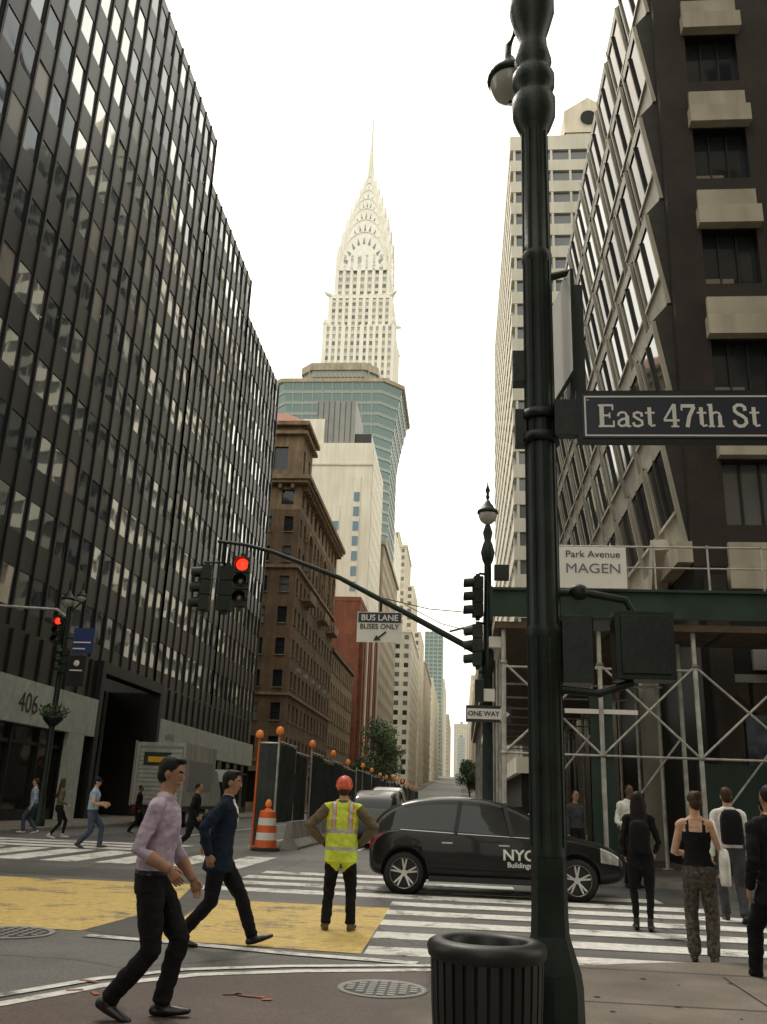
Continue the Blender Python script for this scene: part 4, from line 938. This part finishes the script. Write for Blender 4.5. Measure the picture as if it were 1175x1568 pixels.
# ------------------------------------------------------------------ people
def ik(a,b,l1,l2,hint):
    a=Vector(a);b=Vector(b);d=b-a;D=d.length
    if D>(l1+l2)*.998: b=a+d.normalized()*(l1+l2)*.998; d=b-a; D=d.length
    ca=(l1*l1+D*D-l2*l2)/(2*l1*D); ca=max(-1,min(1,ca)); sa=math.sqrt(1-ca*ca)
    t=d.normalized(); h=Vector(hint); h=(h-t*h.dot(t)).normalized()
    return a+t*l1*ca+h*l1*sa, b
class Body:
    def __init__(s): s.v=[];s.f=[];s.pr=[]
    def loft(s,pts,rx,ry,ref,labels,n=14,c0=1.0,c1=1.0):
        pts=[Vector(p) for p in pts]; k=len(pts)
        if not hasattr(rx,'__len__'): rx=[rx]*k
        if not hasattr(ry,'__len__'): ry=[ry]*k
        if isinstance(labels,str): labels=[labels]*(k-1)
        ref=Vector(ref); fr=[]
        for i in range(k):
            t=(pts[min(i+1,k-1)]-pts[max(i-1,0)]).normalized(); a=(ref-t*ref.dot(t))
            if a.length<.05: a=t.orthogonal()
            a.normalize(); fr.append((t,a,t.cross(a)))
        rings=[]
        def ring(p,a,b,x,y): rings.append([p+a*(x*math.cos(2*math.pi*j/n))+b*(y*math.sin(2*math.pi*j/n)) for j in range(n)])
        t,a,b=fr[0]; e0=min(rx[0],ry[0])*c0
        for q in (.98,.75,.4): ring(pts[0]-t*e0*q,a,b,rx[0]*math.sqrt(1-q*q),ry[0]*math.sqrt(1-q*q))
        for i in range(k): ring(pts[i],fr[i][1],fr[i][2],rx[i],ry[i])
        t,a,b=fr[-1]; e1=min(rx[-1],ry[-1])*c1
        for q in (.4,.75,.98): ring(pts[-1]+t*e1*q,a,b,rx[-1]*math.sqrt(1-q*q),ry[-1]*math.sqrt(1-q*q))
        base=len(s.v)
        for r in rings: s.v+=r
        for i in range(len(rings)-1):
            for j in range(n): s.f.append((base+i*n+j,base+i*n+(j+1)%n,base+(i+1)*n+(j+1)%n,base+(i+1)*n+j))
        s.f.append(tuple(base+j for j in range(n))[::-1]); m=(len(rings)-1)*n; s.f.append(tuple(base+m+j for j in range(n)))
        for i in range(k-1): s.pr.append(('c',pts[i],pts[i+1],(rx[i]+rx[i+1])/2,(ry[i]+ry[i+1])/2,fr[i][1],labels[i]))
    def ell(s,c,r,R,label,n=16,k=10):
        base=len(s.v); c=Vector(c)
        top=len(s.v); s.v.append(c+R@Vector((0,0,r[2])))
        for i in range(1,k):
            th=math.pi*i/k
            for j in range(n):
                a=2*math.pi*j/n; s.v.append(c+R@Vector((r[0]*math.sin(th)*math.cos(a),r[1]*math.sin(th)*math.sin(a),r[2]*math.cos(th))))
        bot=len(s.v); s.v.append(c+R@Vector((0,0,-r[2])))
        g=lambda i,j: base+1+(i-1)*n+j%n
        for j in range(n):
            s.f.append((top,g(1,j),g(1,j+1))); s.f.append((bot,g(k-1,j+1),g(k-1,j)))
            for i in range(1,k-1): s.f.append((g(i,j),g(i+1,j),g(i+1,j+1),g(i,j+1)))
        s.pr.append(('e',c,r,R,label))
SKIN={'l':(.50,.30,.20),'m':(.34,.19,.12),'d':(.13,.07,.043)}
def cloth(name,col,rough=.9): return pm('cloth_'+name,col,rough,var=.25,ns=7,bump=.4,bs=22,spec=.2)
def person(name,x,y,z0,H,heading,o):
    S=H/1.8
    e=empty(name,(x,y,z0),math.radians(heading-90)); e.scale=(S,S,S)
    vox=o.get('vox',.009)
    B=Body(); hip=Vector((0,0,o.get('hip',.92)))
    lean=math.radians(o.get('lean',0)); RL=Matrix.Rotation(-lean,3,'X')@Matrix.Rotation(math.radians(o.get('twist',0)),3,'Z')
    def T(p): p=Vector(p); return hip+RL@(p-Vector((0,0,.92)))
    fem=o.get('fem',False); jk=o.get('jacket',False); sh=o.get('shoulder',.165 if fem else .19)
    g=o.get('girth',1.0)
    top='jacket' if jk else 'shirt'
    if jk:
        zs=[.78,.86,.95,1.05,1.15,1.25,1.35,1.42,1.47]; rx=[.195,.19,.185,.175,.172,.18,.19,.18,.13]; ry=[.155,.145,.135,.125,.125,.13,.13,.112,.08]; lb=[top]*8
    else:
        zs=[.86,.92,.985,1.05,1.15,1.25,1.35,1.42,1.47]; rx=[.155,.168,.170,.165,.160,.170,.182,.172,.12]; ry=[.115,.122,.125,.124,.122,.125,.125,.108,.075]; lb=['pants','pants']+[top]*6
        if fem: rx=[.165,.172,.16,.138,.128,.14,.152,.15,.10]; ry=[.12,.125,.112,.10,.095,.11,.11,.095,.07]
    rx=[r*g for r in rx];ry=[r*g for r in ry]
    if jk: B.loft([T((0,0,.88)),T((0,0,.96))],.155*g,.115*g,(1,0,0),'pants',c0=.8)
    B.loft([T((0,-.005+.012*(zz>1.2),zz)) for zz in zs],rx,ry,RL@Vector((1,0,0)),lb,22,c0=.15 if jk else .7)
    for s in (-1,1): B.loft([T((s*.05,0,1.45)),T((s*sh*.85,0,1.435)),T((s*sh,0,1.42))],[.06,.062,.06],[.055,.062,.06],(0,0,1),o.get('shoulderlab',top))
    nk=T((0,-.005,1.46)); B.loft([nk,T((0,.012,1.54)),T((0,.022,1.60))],[.062,.056,.055],[.06,.057,.058],(1,0,0),'skin')
    if not o.get('nocollar'): B.loft([T((0,0,1.475)),T((0,.006,1.505))],[.078,.070],[.074,.068],(1,0,0),o.get('collar',top),c1=.3)
    hc=T((0,.03,1.675)); RH=RL@Matrix.Rotation(math.radians(o.get('hyaw',0)),3,'Z')@Matrix.Rotation(math.radians(o.get('hpitch',0)),3,'X')
    h_=lambda p: hc+RH@Vector(p)
    B.ell(h_((0,-.008,.018)),(.074,.094,.098),RH,'skin')
    B.loft([h_((0,.022,.03)),h_((0,.026,-.03)),h_((0,.032,-.068)),h_((0,.042,-.098))],[.064,.060,.050,.034],[.068,.062,.053,.036],RH@Vector((1,0,0)),'skin')
    B.loft([h_((0,.086,.012)),h_((0,.098,-.012)),h_((0,.104,-.028))],[.008,.010,.014],[.008,.011,.011],RH@Vector((1,0,0)),'skin',8)
    B.loft([h_((-.018,.086,-.062)),h_((0,.092,-.062)),h_((.018,.086,-.062))],[.005,.007,.005],[.005,.007,.005],RH@Vector((0,0,1)),'lip',8)
    for s in (-1,1):
        B.ell(h_((s*.074,-.004,-.012)),(.010,.020,.031),RH,'skin',8,6)
        B.loft([h_((s*.014,.089,.024)),h_((s*.048,.076,.026))],[.005,.0045],[.005,.005],RH@Vector((0,0,1)),'hair',6)
    hs=o.get('hair','short')
    if hs in('short','long','bun'): B.ell(h_((0,-.022,.032)),(.081,.098,.096),RH,'hair'); B.ell(h_((0,-.048,-.02)),(.072,.066,.075),RH,'hair')
    if hs=='short': B.ell(h_((0,.035,.098)),(.055,.05,.028),RH,'hair')
    if hs=='buzz': B.ell(h_((0,-.020,.026)),(.077,.094,.095),RH,'hair')
    if hs=='long':
        B.loft([h_((0,-.06,.02)),h_((0,-.075,-.10)),h_((0,-.09,-.24)),T((0,-.155,1.22))],[.082,.095,.11,.07],[.05,.055,.05,.03],RH@Vector((1,0,0)),'hair')
        for s in (-1,1): B.loft([h_((s*.07,-.01,.02)),h_((s*.085,0,-.09)),h_((s*.09,-.02,-.20))],[.025,.028,.02],[.04,.04,.03],RH@Vector((1,0,0)),'hair')
    if hs=='bun': B.ell(h_((0,-.115,.06)),(.045,.045,.045),RH,'hair')
    if hs=='helmet':
        B.ell(h_((0,-.005,.045)),(.108,.128,.112),RH,'hat'); B.loft([h_((0,.10,.030)),h_((0,.15,.022))],[.075,.05],[.010,.008],RH@Vector((1,0,0)),'hat',10)
        B.ell(h_((0,-.04,-.03)),(.078,.075,.07),RH,'hair'); B.ell(h_((0,-.005,.02)),(.118,.138,.014),RH,'hat')
        B.loft([h_((0,-.12,.055)),h_((0,-.05,.152)),h_((0,.05,.152)),h_((0,.11,.08))],.014,.010,RH@Vector((1,0,0)),'hat',8)
    if hs=='cap':
        B.ell(h_((0,-.012,.045)),(.085,.102,.085),RH,'hat'); B.loft([h_((0,.09,.055)),h_((0,.16,.045))],[.065,.045],[.008,.006],RH@Vector((1,0,0)),'hat',10); B.ell(h_((0,-.045,-.02)),(.074,.066,.07),RH,'hair')
    lg=o.get('legw',1.0)
    for s,key in ((-1,'fl'),(1,'fr')):
        an=Vector(o.get(key,(s*.10,0,.085))); hj=hip+Vector((s*.088,0,-.02))
        kn,an=ik(hj,an,.435,.425,(s*.12,1,0))
        end=an+(kn-an).normalized()*.015
        r=[.098,.096,.084,.072,.068,.063,.064]
        if fem and lg<=1: r=[.098,.09,.072,.056,.052,.042,.038]
        if lg!=1: r=[q*w for q,w in zip([.095,.092,.078,.064,.060,.054,.052],[1,1.02,1.08,1.2,1.25,1.3,1.35])]
        P=[hj,hj.lerp(kn,.3),hj.lerp(kn,.7),kn,kn.lerp(end,.3),kn.lerp(end,.75),end]
        B.loft(P,r,[q*1.04 for q in r],(1,0,0),o.get('leglab','pants'),c1=.3)
        tp=math.radians(o.get(key+'p',0)); ty=math.radians(o.get(key+'y',s*6)*-1)
        RF=Matrix.Rotation(ty,3,'Z')@Matrix.Rotation(tp,3,'X')
        fd=RF@Vector((0,1,0)); up=RF@Vector((0,0,1))
        hl=an-up*.042
        B.loft([hl-fd*.045,hl+fd*.02,hl+fd*.10,hl+fd*.165,hl+fd*.20],[.034,.038,.043,.044,.034],[.036,.040,.034,.026,.020],fd.cross(up),'shoe')
        B.loft([an+up*.05,an-up*.01,hl+fd*.03],[.042,.042,.04],[.044,.046,.035],(1,0,0),o.get('anklelab','shoe'))
    hands=[]
    for s,key in ((-1,'hl'),(1,'hr')):
        sj=T((s*sh,0,1.415)); w=Vector(o.get(key,(s*.24,.05,.86))); hint=o.get(key+'e',(s*.35,-1,-.1))
        el,w=ik(sj,w,.30,.265,hint)
        aw=o.get('armw',1.16 if jk else 1.05)
        if fem: aw*=.84
        r0,r1,r2=.058*aw,.048*aw,.033*aw+ (.006 if o.get('sleeve','long')=='long' else 0)
        sl=o.get('sleeve','long')
        mid=el.lerp(w,.35); lab={'long':[top]*4,'rolled':[top,top,top,'skin'],'short':[top,'skin','skin','skin'],'none':['skin']*4}[sl]
        if o.get('armlab'): lab=[o['armlab']]*4
        rr=[r0,(r0+r1)/2,r1,r1*.95 if sl!='rolled' else r1*1.04,r2]
        B.loft([sj,sj.lerp(el,.5),el,mid,w],rr,[q*.97 for q in rr],(0,1,0),lab,c1=.4)
        hands.append((s,el,w))
    for ex in o.get('extra',[]): ex(B,T,h_,RH,RL)
    me=bpy.data.meshes.new('tmp'); me.from_pydata([tuple(q) for q in B.v],[],B.f); me.update()
    ob=bpy.data.objects.new('tmp',me); COL.objects.link(ob)
    rm=ob.modifiers.new('r','REMESH'); rm.mode='VOXEL'; rm.voxel_size=vox
    sm=ob.modifiers.new('s','SMOOTH'); sm.factor=.5; sm.iterations=2
    dg=bpy.context.evaluated_depsgraph_get(); nm=bpy.data.meshes.new_from_object(ob.evaluated_get(dg)); bpy.data.objects.remove(ob)
    nm.name='body'; nv=len(nm.vertices); co=np.empty(nv*3); nm.vertices.foreach_get('co',co); co=co.reshape(-1,3)
    def sdist(P):
        out=[]
        for p in B.pr:
            if p[0]=='c':
                a=np.array(p[1]);b=np.array(p[2]);ab=b-a;L=np.linalg.norm(ab)+1e-9;t=ab/L
                q=P-a; u=q@t; uc=np.clip(u,0,L); ax=np.array(p[5]); ax=ax-t*(ax@t); ax/=np.linalg.norm(ax)+1e-9; bx=np.cross(t,ax)
                d=np.sqrt((q@ax/p[3])**2+(q@bx/p[4])**2)-1; out.append(d*min(p[3],p[4])+np.abs(u-uc))
            else:
                Rm=np.array(p[3]); q=(P-np.array(p[1]))@Rm; out.append((np.sqrt(((q/np.array(p[2]))**2).sum(1))-1)*min(p[2]))
        return np.array(out)
    labs=[p[-1] for p in B.pr]; uniq=sorted(set(labs)|set(o.get('morelabs',[]))); lidx=np.array([uniq.index(l) for l in labs])
    iv=lidx[np.argmin(sdist(co),0)]; isk=np.array([u in('skin','lip','shoe','hat','hair') for u in uniq])[iv]
    amp=o.get('fold',.010)
    nrm=np.empty(nv*3); nm.vertices.foreach_get('normal',nrm); nrm=nrm.reshape(-1,3)
    off=random.uniform(0,50)
    for i in np.nonzero(~isk)[0]:
        c=co[i]; f=noise.noise((c[0]*8+off,c[1]*8,c[2]*15+c[0]*8))+.5*noise.noise((c[0]*20,c[1]*20+off,c[2]*32))
        co[i]+=nrm[i]*f*amp
    nm.vertices.foreach_set('co',co.ravel())
    npol=len(nm.polygons); fc=np.empty(npol*3); nm.polygons.foreach_get('center',fc); fc=fc.reshape(-1,3)
    fl=lidx[np.argmin(sdist(fc),0)]
    if o.get('relabel'):
        loc=(fc-np.array(hip))@np.array(RL)+np.array((0,0,.92))
        o['relabel'](loc,fl,uniq)
    nm.materials.clear()
    cm={'skin':pm('skin_'+o.get('skin','l'),SKIN[o.get('skin','l')],.6,var=.12,ns=20,spec=.3),'lip':pm('lip',(.28,.12,.09),.5),'hair':cloth('hair_'+o.get('hairc','black'),{'black':(.012,.010,.009),'brown':(.05,.028,.016),'grey':(.2,.19,.18)}[o.get('hairc','black')],.6)}
    for u in uniq: nm.materials.append(o['mats'].get(u) or cm.get(u) or MATS['rubber'])
    nm.polygons.foreach_set('material_index',fl.astype(np.int32)); nm.polygons.foreach_set('use_smooth',np.ones(npol,bool)); nm.update()
    bo=bpy.data.objects.new('body',nm); COL.objects.link(bo); bo.parent=e
    mb=MB(); sk=o['mats'].get('glove') or cm['skin']
    for s,el,w in hands:
        t=(w-el).normalized(); inn=Vector((-s,0,0)); inn=(inn-t*inn.dot(t)).normalized() if abs(t.x)<.9 else Vector((0,0,-1)); 
        if o.get('hips'): t=(Vector((-s*.5,.65,-.5))).normalized(); inn=Vector((-s,-.2,0)); inn=(inn-t*inn.dot(t)).normalized()
        else: t=(t*.8+Vector((0,0,-.45))).normalized(); inn=(inn-t*inn.dot(t)).normalized()
        fw=t.cross(inn)*s
        fw=fw if fw.y*1.0+fw.z*.5>0 else -fw
        V=[];Fc=[]; n=12; prof=[(-.03,.024,.018),(.0,.027,.018),(.03,.037,.017),(.07,.041,.015),(.090,.035,.010)]
        for dd,aa,bb in prof:
            for k in range(n):
                an=2*math.pi*k/n; V.append(w+t*dd+fw*aa*math.cos(an)+inn*bb*math.sin(an))
        for i in range(len(prof)-1):
            for k in range(n): Fc.append((i*n+k,i*n+(k+1)%n,(i+1)*n+(k+1)%n,(i+1)*n+k))
        Fc.append(tuple(range((len(prof)-1)*n,len(prof)*n)))
        mb.add(V,Fc,sk,True)
        cu=o.get('curl',.42)
        for k,(off_,ln) in enumerate(((.030,.068),(.010,.076),(-.010,.071),(-.029,.056))):
            p=w+t*.078+fw*off_; d=t.copy(); pts=[p]
            for j in range(3):
                d=(d*math.cos(cu)+inn*math.sin(cu)).normalized(); p=p+d*ln*(.42,.33,.25)[j]; pts.append(p)
            mb.tube(pts,[.0095,.009,.008,.0055],sk,8)
        p=w+t*.022+fw*.030; q=p+(t*.75+fw*.45+inn*.35).normalized()*.036; r_=q+(t*.9+fw*.1+inn*.35).normalized()*.03
        mb.tube([p,q,r_],[.0125,.0105,.007],sk,8)
    mb.build('hands',e)
    mb=MB(); M_EW=pm('eye_white',(.55,.52,.48),.3,var=.02); M_EB=pm('eye_iris',(.03,.018,.01),.2,var=.1)
    for s in (-1,1):
        mb.ell(h_((s*.030,.0785,.002)),(.012,.008,.006),M_EW,10,6); mb.ell(h_((s*.030,.084,.002)),(.0055,.004,.0055),M_EB,8,6)
    mb.build('eyes',e)
    for fn in o.get('attach',[]): fn(e,T,h_)
    return e
C_LILAC=cloth('lilac_shirt',(.42,.345,.43)); C_BLACK=cloth('black',(.010,.010,.011)); C_NAVY=cloth('navy_suit',(.010,.018,.034)); C_VEST=cloth('hivis_yellow',(.60,.72,.08),.7); C_OLIVE=cloth('olive_jacket',(.13,.105,.07))
C_SILV=pm('reflective_tape',(.40,.44,.44),.4,.2,var=.1); C_ORS=cloth('vest_orange',(.8,.22,.05)); C_HAT=pm('helmet_red',(.62,.10,.05),.35,var=.08); C_LB=cloth('light_blue_shirt',(.34,.42,.52)); C_JEAN=cloth('jeans',(.06,.085,.13))
C_WS=cloth('white_shirt',(.72,.71,.67)); C_PAT=pm('patterned_trousers',(.06,.048,.036),.8,var=.95,ns=28,bump=.2); C_SHO=pm('black_shoe',(.012,.011,.010),.35,var=.2); C_BOOT=pm('tan_boot',(.10,.06,.035),.7,var=.2); C_WSN=pm('white_sneaker',(.6,.6,.58),.6,var=.1); C_GREY=cloth('grey_top',(.06,.06,.065)); C_TURQ=cloth('turquoise',(.05,.4,.5))
def belt(loc,fl,u):
    m=(loc[:,2]>.965)&(loc[:,2]<.995)&(np.abs(loc[:,0])<.22)&((fl==u.index('pants'))|(fl==u.index('shirt'))); fl[m]=u.index('belt')
def bagmesh(e,c,r,mat,name='bag'):
    mb=MB(); x,y,z=c; a,b,h=r
    V=[];Fc=[];n=20;prof=[(-1,.0),(-1,.82),(-.85,.95),(-.2,1.0),(.5,.96),(.85,.8),(1,.5),(1.03,0)]
    for zz,k in prof:
        for j in range(n):
            an=2*math.pi*j/n; cc=math.copysign(abs(math.cos(an))**.6,math.cos(an)); ss=math.copysign(abs(math.sin(an))**.6,math.sin(an)); V.append((x+a*k*cc,y+b*k*ss,z+h*zz))
    for i in range(len(prof)-1):
        for j in range(n): Fc.append((i*n+j,i*n+(j+1)%n,(i+1)*n+(j+1)%n,(i+1)*n+j))
    mb.add(V,Fc,mat,True); return mb,e,name
person('pedestrian',-2.15,6.6,0,1.735,2,dict(vox=.0075,hip=.905,lean=2,fl=(-.09,.12,.088),fr=(.10,-.20,.13),frp=-24,hr=(.26,.18,1.00),hl=(-.22,.24,.90),hre=(.3,-1,-.2),hle=(-.3,-1,-.2),hyaw=-8,hpitch=-10,hair='short',hairc='black',skin='m',sleeve='rolled',girth=1.06,morelabs=['belt'],relabel=belt,mats={'shirt':C_LILAC,'pants':C_BLACK,'shoe':C_SHO,'belt':C_SHO}))
def vneck(loc,fl,u):
    m=(loc[:,1]>.06)&(np.abs(loc[:,0])<(loc[:,2]-1.2)*.28)&(loc[:,2]<1.5)&(fl==u.index('jacket')); fl[m]=u.index('inner')
person('pedestrian',-2.5,9.75,0,1.77,8,dict(vox=.0085,hip=.875,lean=3,fl=(-.08,.40,.10),flp=14,fr=(.09,-.33,.11),frp=-14,hr=(.27,-.08,.90),hl=(-.2,-.2,.98),hle=(-.5,-1,-.3),hyaw=-5,hpitch=-4,hair='short',hairc='black',skin='m',jacket=True,girth=1.04,morelabs=['inner'],relabel=vneck,mats={'jacket':C_NAVY,'pants':C_BLACK,'shoe':C_SHO,'inner':C_WS}))
def vest(loc,fl,u):
    sh_=fl==u.index('shirt'); fl[sh_]=u.index('vest')
    z=loc[:,2]; tor=fl==u.index('vest'); ax=np.abs(loc[:,0])
    fl[tor&(((z>.93)&(z<.975))|((z>1.13)&(z<1.18)))]=u.index('silver')
    fl[tor&(ax>.085)&(ax<.125)&(z>1.18)]=u.index('silver')
    fl[tor&(((ax>.072)&(ax<.085))|((ax>.125)&(ax<.138)))&(z>1.18)&(z<1.5)]=u.index('orange')
def vesthem(B,T,h_,RH,RL): B.loft([T((0,0,.80)),T((0,0,.95)),T((0,0,1.1)),T((0,0,1.3)),T((0,0,1.4))],[.205,.205,.20,.205,.18],[.155,.155,.15,.145,.12],(1,0,0),'shirt',22,c0=.12)
person('construction_worker',-1.42,11.3,0,1.72,94,dict(vox=.008,hip=.92,fl=(-.15,.0,.085),fr=(.15,.02,.085),fly=-12,fry=12,hl=(-.245,.03,1.02),hr=(.245,.03,1.02),hle=(-1,-.3,.0),hre=(1,-.3,.0),hips=True,hyaw=4,hair='helmet',hairc='brown',skin='l',armlab='sleeve',armw=1.35,shoulder=.205,shoulderlab='shirt',extra=[vesthem],morelabs=['vest','silver','orange'],relabel=vest,girth=1.08,mats={'shirt':C_VEST,'vest':C_VEST,'silver':C_SILV,'orange':C_ORS,'sleeve':C_OLIVE,'pants':C_BLACK,'shoe':C_BOOT,'hat':C_HAT,'glove':C_OLIVE},collar='sleeve'))
person('pedestrian',-7.1,24.6,0,1.84,10,dict(vox=.012,hip=.86,lean=3,fl=(-.08,.40,.10),fr=(.09,-.42,.13),frp=-30,hr=(.26,.12,.9),hl=(-.2,.25,1.05),hair='buzz',skin='m',jacket=True,mats={'jacket':C_BLACK,'pants':C_BLACK,'shoe':C_SHO}))
person('pedestrian',-9.9,24.6,0,1.86,15,dict(vox=.012,hip=.89,fl=(-.08,.26,.10),fr=(.09,-.26,.12),frp=-22,hr=(.22,.28,1.08),hl=(-.2,.3,1.12),hpitch=-12,hair='cap',skin='l',sleeve='short',girth=1.08,mats={'shirt':C_LB,'pants':C_JEAN,'shoe':C_BOOT,'hat':C_NAVY}))
person('pedestrian',-12.6,28.6,0,1.84,30,dict(vox=.013,fem=True,hip=.9,fl=(-.08,.2,.1),fr=(.08,-.2,.11),frp=-18,hr=(.2,.2,1.0),hair='long',hairc='brown',skin='l',mats={'shirt':C_OLIVE,'pants':C_BLACK,'shoe':C_WSN}))
person('pedestrian',-14.6,31.0,0,1.84,200,dict(vox=.013,hip=.9,fl=(-.08,.2,.1),fr=(.08,-.2,.11),frp=-18,hair='short',hairc='brown',skin='l',mats={'shirt':C_LB,'pants':C_JEAN,'shoe':C_WSN}))
person('pedestrian',-12.3,35.0,0,1.78,10,dict(vox=.014,hip=.9,fl=(-.08,.25,.1),fr=(.08,-.25,.11),frp=-18,hair='buzz',skin='d',mats={'shirt':C_BLACK,'pants':C_BLACK,'shoe':C_SHO}))
def bp(e,T,h_):
    mb,e,n=bagmesh(e,(0,-.20,1.20),(.14,.09,.21),C_BLACK,'backpack'); mb.build(n,e)
person('pedestrian',2.36,12.75,0,1.72,80,dict(vox=.009,fem=True,hip=.92,girth=1.06,fl=(-.09,.06,.085),fr=(.09,-.04,.085),hr=(.2,.16,1.0),hl=(-.2,.1,.95),hair='long',hairc='black',skin='l',attach=[bp],mats={'shirt':C_BLACK,'pants':C_BLACK,'shoe':C_SHO}))
def tote(e,T,h_):
    mb,e,n=bagmesh(e,(.28,-.02,1.0),(.06,.16,.19),C_WS,'tote_bag'); mb.tube([(.27,-.12,1.17),(.20,-.04,1.44),(.19,.0,1.47),(.22,.06,1.43),(.27,.10,1.17)],.012,C_WS,6); mb.build(n,e)
def tank(loc,fl,u):
    sk=u.index('skin'); m=(fl==u.index('shirt'))&(loc[:,2]>1.36)&(np.abs(loc[:,0])<.5)
    keep=(np.abs(np.abs(loc[:,0])-.09)<.018); fl[m&~keep]=sk
person('pedestrian',2.50,10.3,0,1.69,75,dict(vox=.008,fem=True,hip=.92,lean=0,girth=1.08,fl=(-.10,.05,.085),fr=(.10,-.03,.085),hr=(.25,.2,.98),hl=(-.17,.25,1.12),hyaw=28,hpitch=-12,hair='bun',hairc='brown',skin='l',sleeve='none',shoulderlab='skin',nocollar=True,legw=1.35,morelabs=['shirt'],relabel=tank,attach=[tote],mats={'shirt':C_BLACK,'pants':C_PAT,'shoe':C_SHO}))
person('pedestrian',3.45,19.6,0.0,2.0,-70,dict(vox=.012,hip=.92,girth=1.1,hr=(.2,.25,1.05),hair='buzz',skin='d',mats={'shirt':C_WS,'pants':C_BLACK,'shoe':C_SHO}))
def bp2(e,T,h_):
    mb,e,n=bagmesh(e,(0,-.20,1.24),(.15,.1,.23),C_BLACK,'backpack'); mb.build(n,e)
person('pedestrian',3.95,14.3,0,1.88,85,dict(vox=.010,hip=.9,fl=(-.09,.15,.085),fr=(.09,-.2,.1),frp=-15,hair='short',hairc='brown',skin='l',attach=[bp2],mats={'shirt':C_WS,'pants':C_GREY,'shoe':C_SHO}))
person('pedestrian',2.80,8.75,.0,1.78,100,dict(vox=.009,hip=.88,fl=(-.1,.35,.1),fr=(.1,-.3,.12),frp=-20,hair='buzz',skin='m',jacket=True,mats={'jacket':C_BLACK,'pants':C_BLACK,'shoe':C_SHO}))
person('pedestrian',-2.6,21.5,0,1.72,90,dict(vox=.014,hair='buzz',skin='m',mats={'shirt':C_TURQ,'pants':C_BLACK,'shoe':C_SHO}))
person('pedestrian',2.45,20.4,.14,1.72,-60,dict(vox=.014,hair='buzz',skin='m',mats={'shirt':C_GREY,'pants':C_BLACK,'shoe':C_SHO}))
person('pedestrian',-13.2,60,0,1.75,-80,dict(vox=.016,hair='buzz',skin='m',mats={'shirt':C_GREY,'pants':C_BLACK,'shoe':C_SHO}))
person('pedestrian',-16.8,50,.14,1.75,-85,dict(vox=.016,hair='buzz',skin='l',mats={'shirt':C_WS,'pants':C_JEAN,'shoe':C_SHO}))
person('pedestrian',5.2,16.6,0,1.75,100,dict(vox=.014,hair='short',skin='m',mats={'shirt':C_GREY,'pants':C_BLACK,'shoe':C_SHO}))
# ------------------------------------------------------------------ world, sun, camera
w=bpy.data.worlds.new('World'); SC.world=w; w.use_nodes=True; N=w.node_tree.nodes; L=w.node_tree.links
bg=N['Background']; sky=N.new('ShaderNodeTexSky'); sky.sky_type='NISHITA'; sky.sun_disc=False
EL,AZ=52,-28
sky.sun_elevation=math.radians(EL); sky.sun_rotation=math.radians(AZ); sky.dust_density=6; sky.air_density=1.5
L.new(sky.outputs[0],bg.inputs[0]); bg.inputs[1].default_value=.05
bg2=N.new('ShaderNodeBackground'); bg2.inputs[0].default_value=(1.0,.955,.80,1); bg2.inputs[1].default_value=1.4
ad=N.new('ShaderNodeAddShader'); L.new(bg.outputs[0],ad.inputs[0]); L.new(bg2.outputs[0],ad.inputs[1]); L.new(ad.outputs[0],N['World Output'].inputs[0])
sl=bpy.data.lights.new('sun','SUN'); sl.energy=1.5; sl.angle=math.radians(12); sl.color=(1,.95,.86)
so=bpy.data.objects.new('sun',sl); COL.objects.link(so)
d=Vector((math.sin(math.radians(AZ))*math.cos(math.radians(EL)),math.cos(math.radians(AZ))*math.cos(math.radians(EL)),math.sin(math.radians(EL))))
so.rotation_euler=d.to_track_quat('Z','Y').to_euler()
cam=bpy.data.cameras.new('camera'); cam.sensor_fit='VERTICAL'; cam.sensor_height=24; cam.lens=1360/1568*24; cam.clip_end=6000; cam.clip_start=.05
co=bpy.data.objects.new('camera',cam); COL.objects.link(co)
Rm=Matrix.Rotation(math.radians(5.4),4,'Z')@Matrix.Rotation(math.radians(108.1),4,'X')@Matrix.Rotation(math.radians(2.2),4,'Z')
co.matrix_world=Matrix.Translation((0,0,1.45))@Rm
SC.camera=co
SC.view_settings.view_transform='Standard'; SC.view_settings.look='None'; SC.view_settings.exposure=0
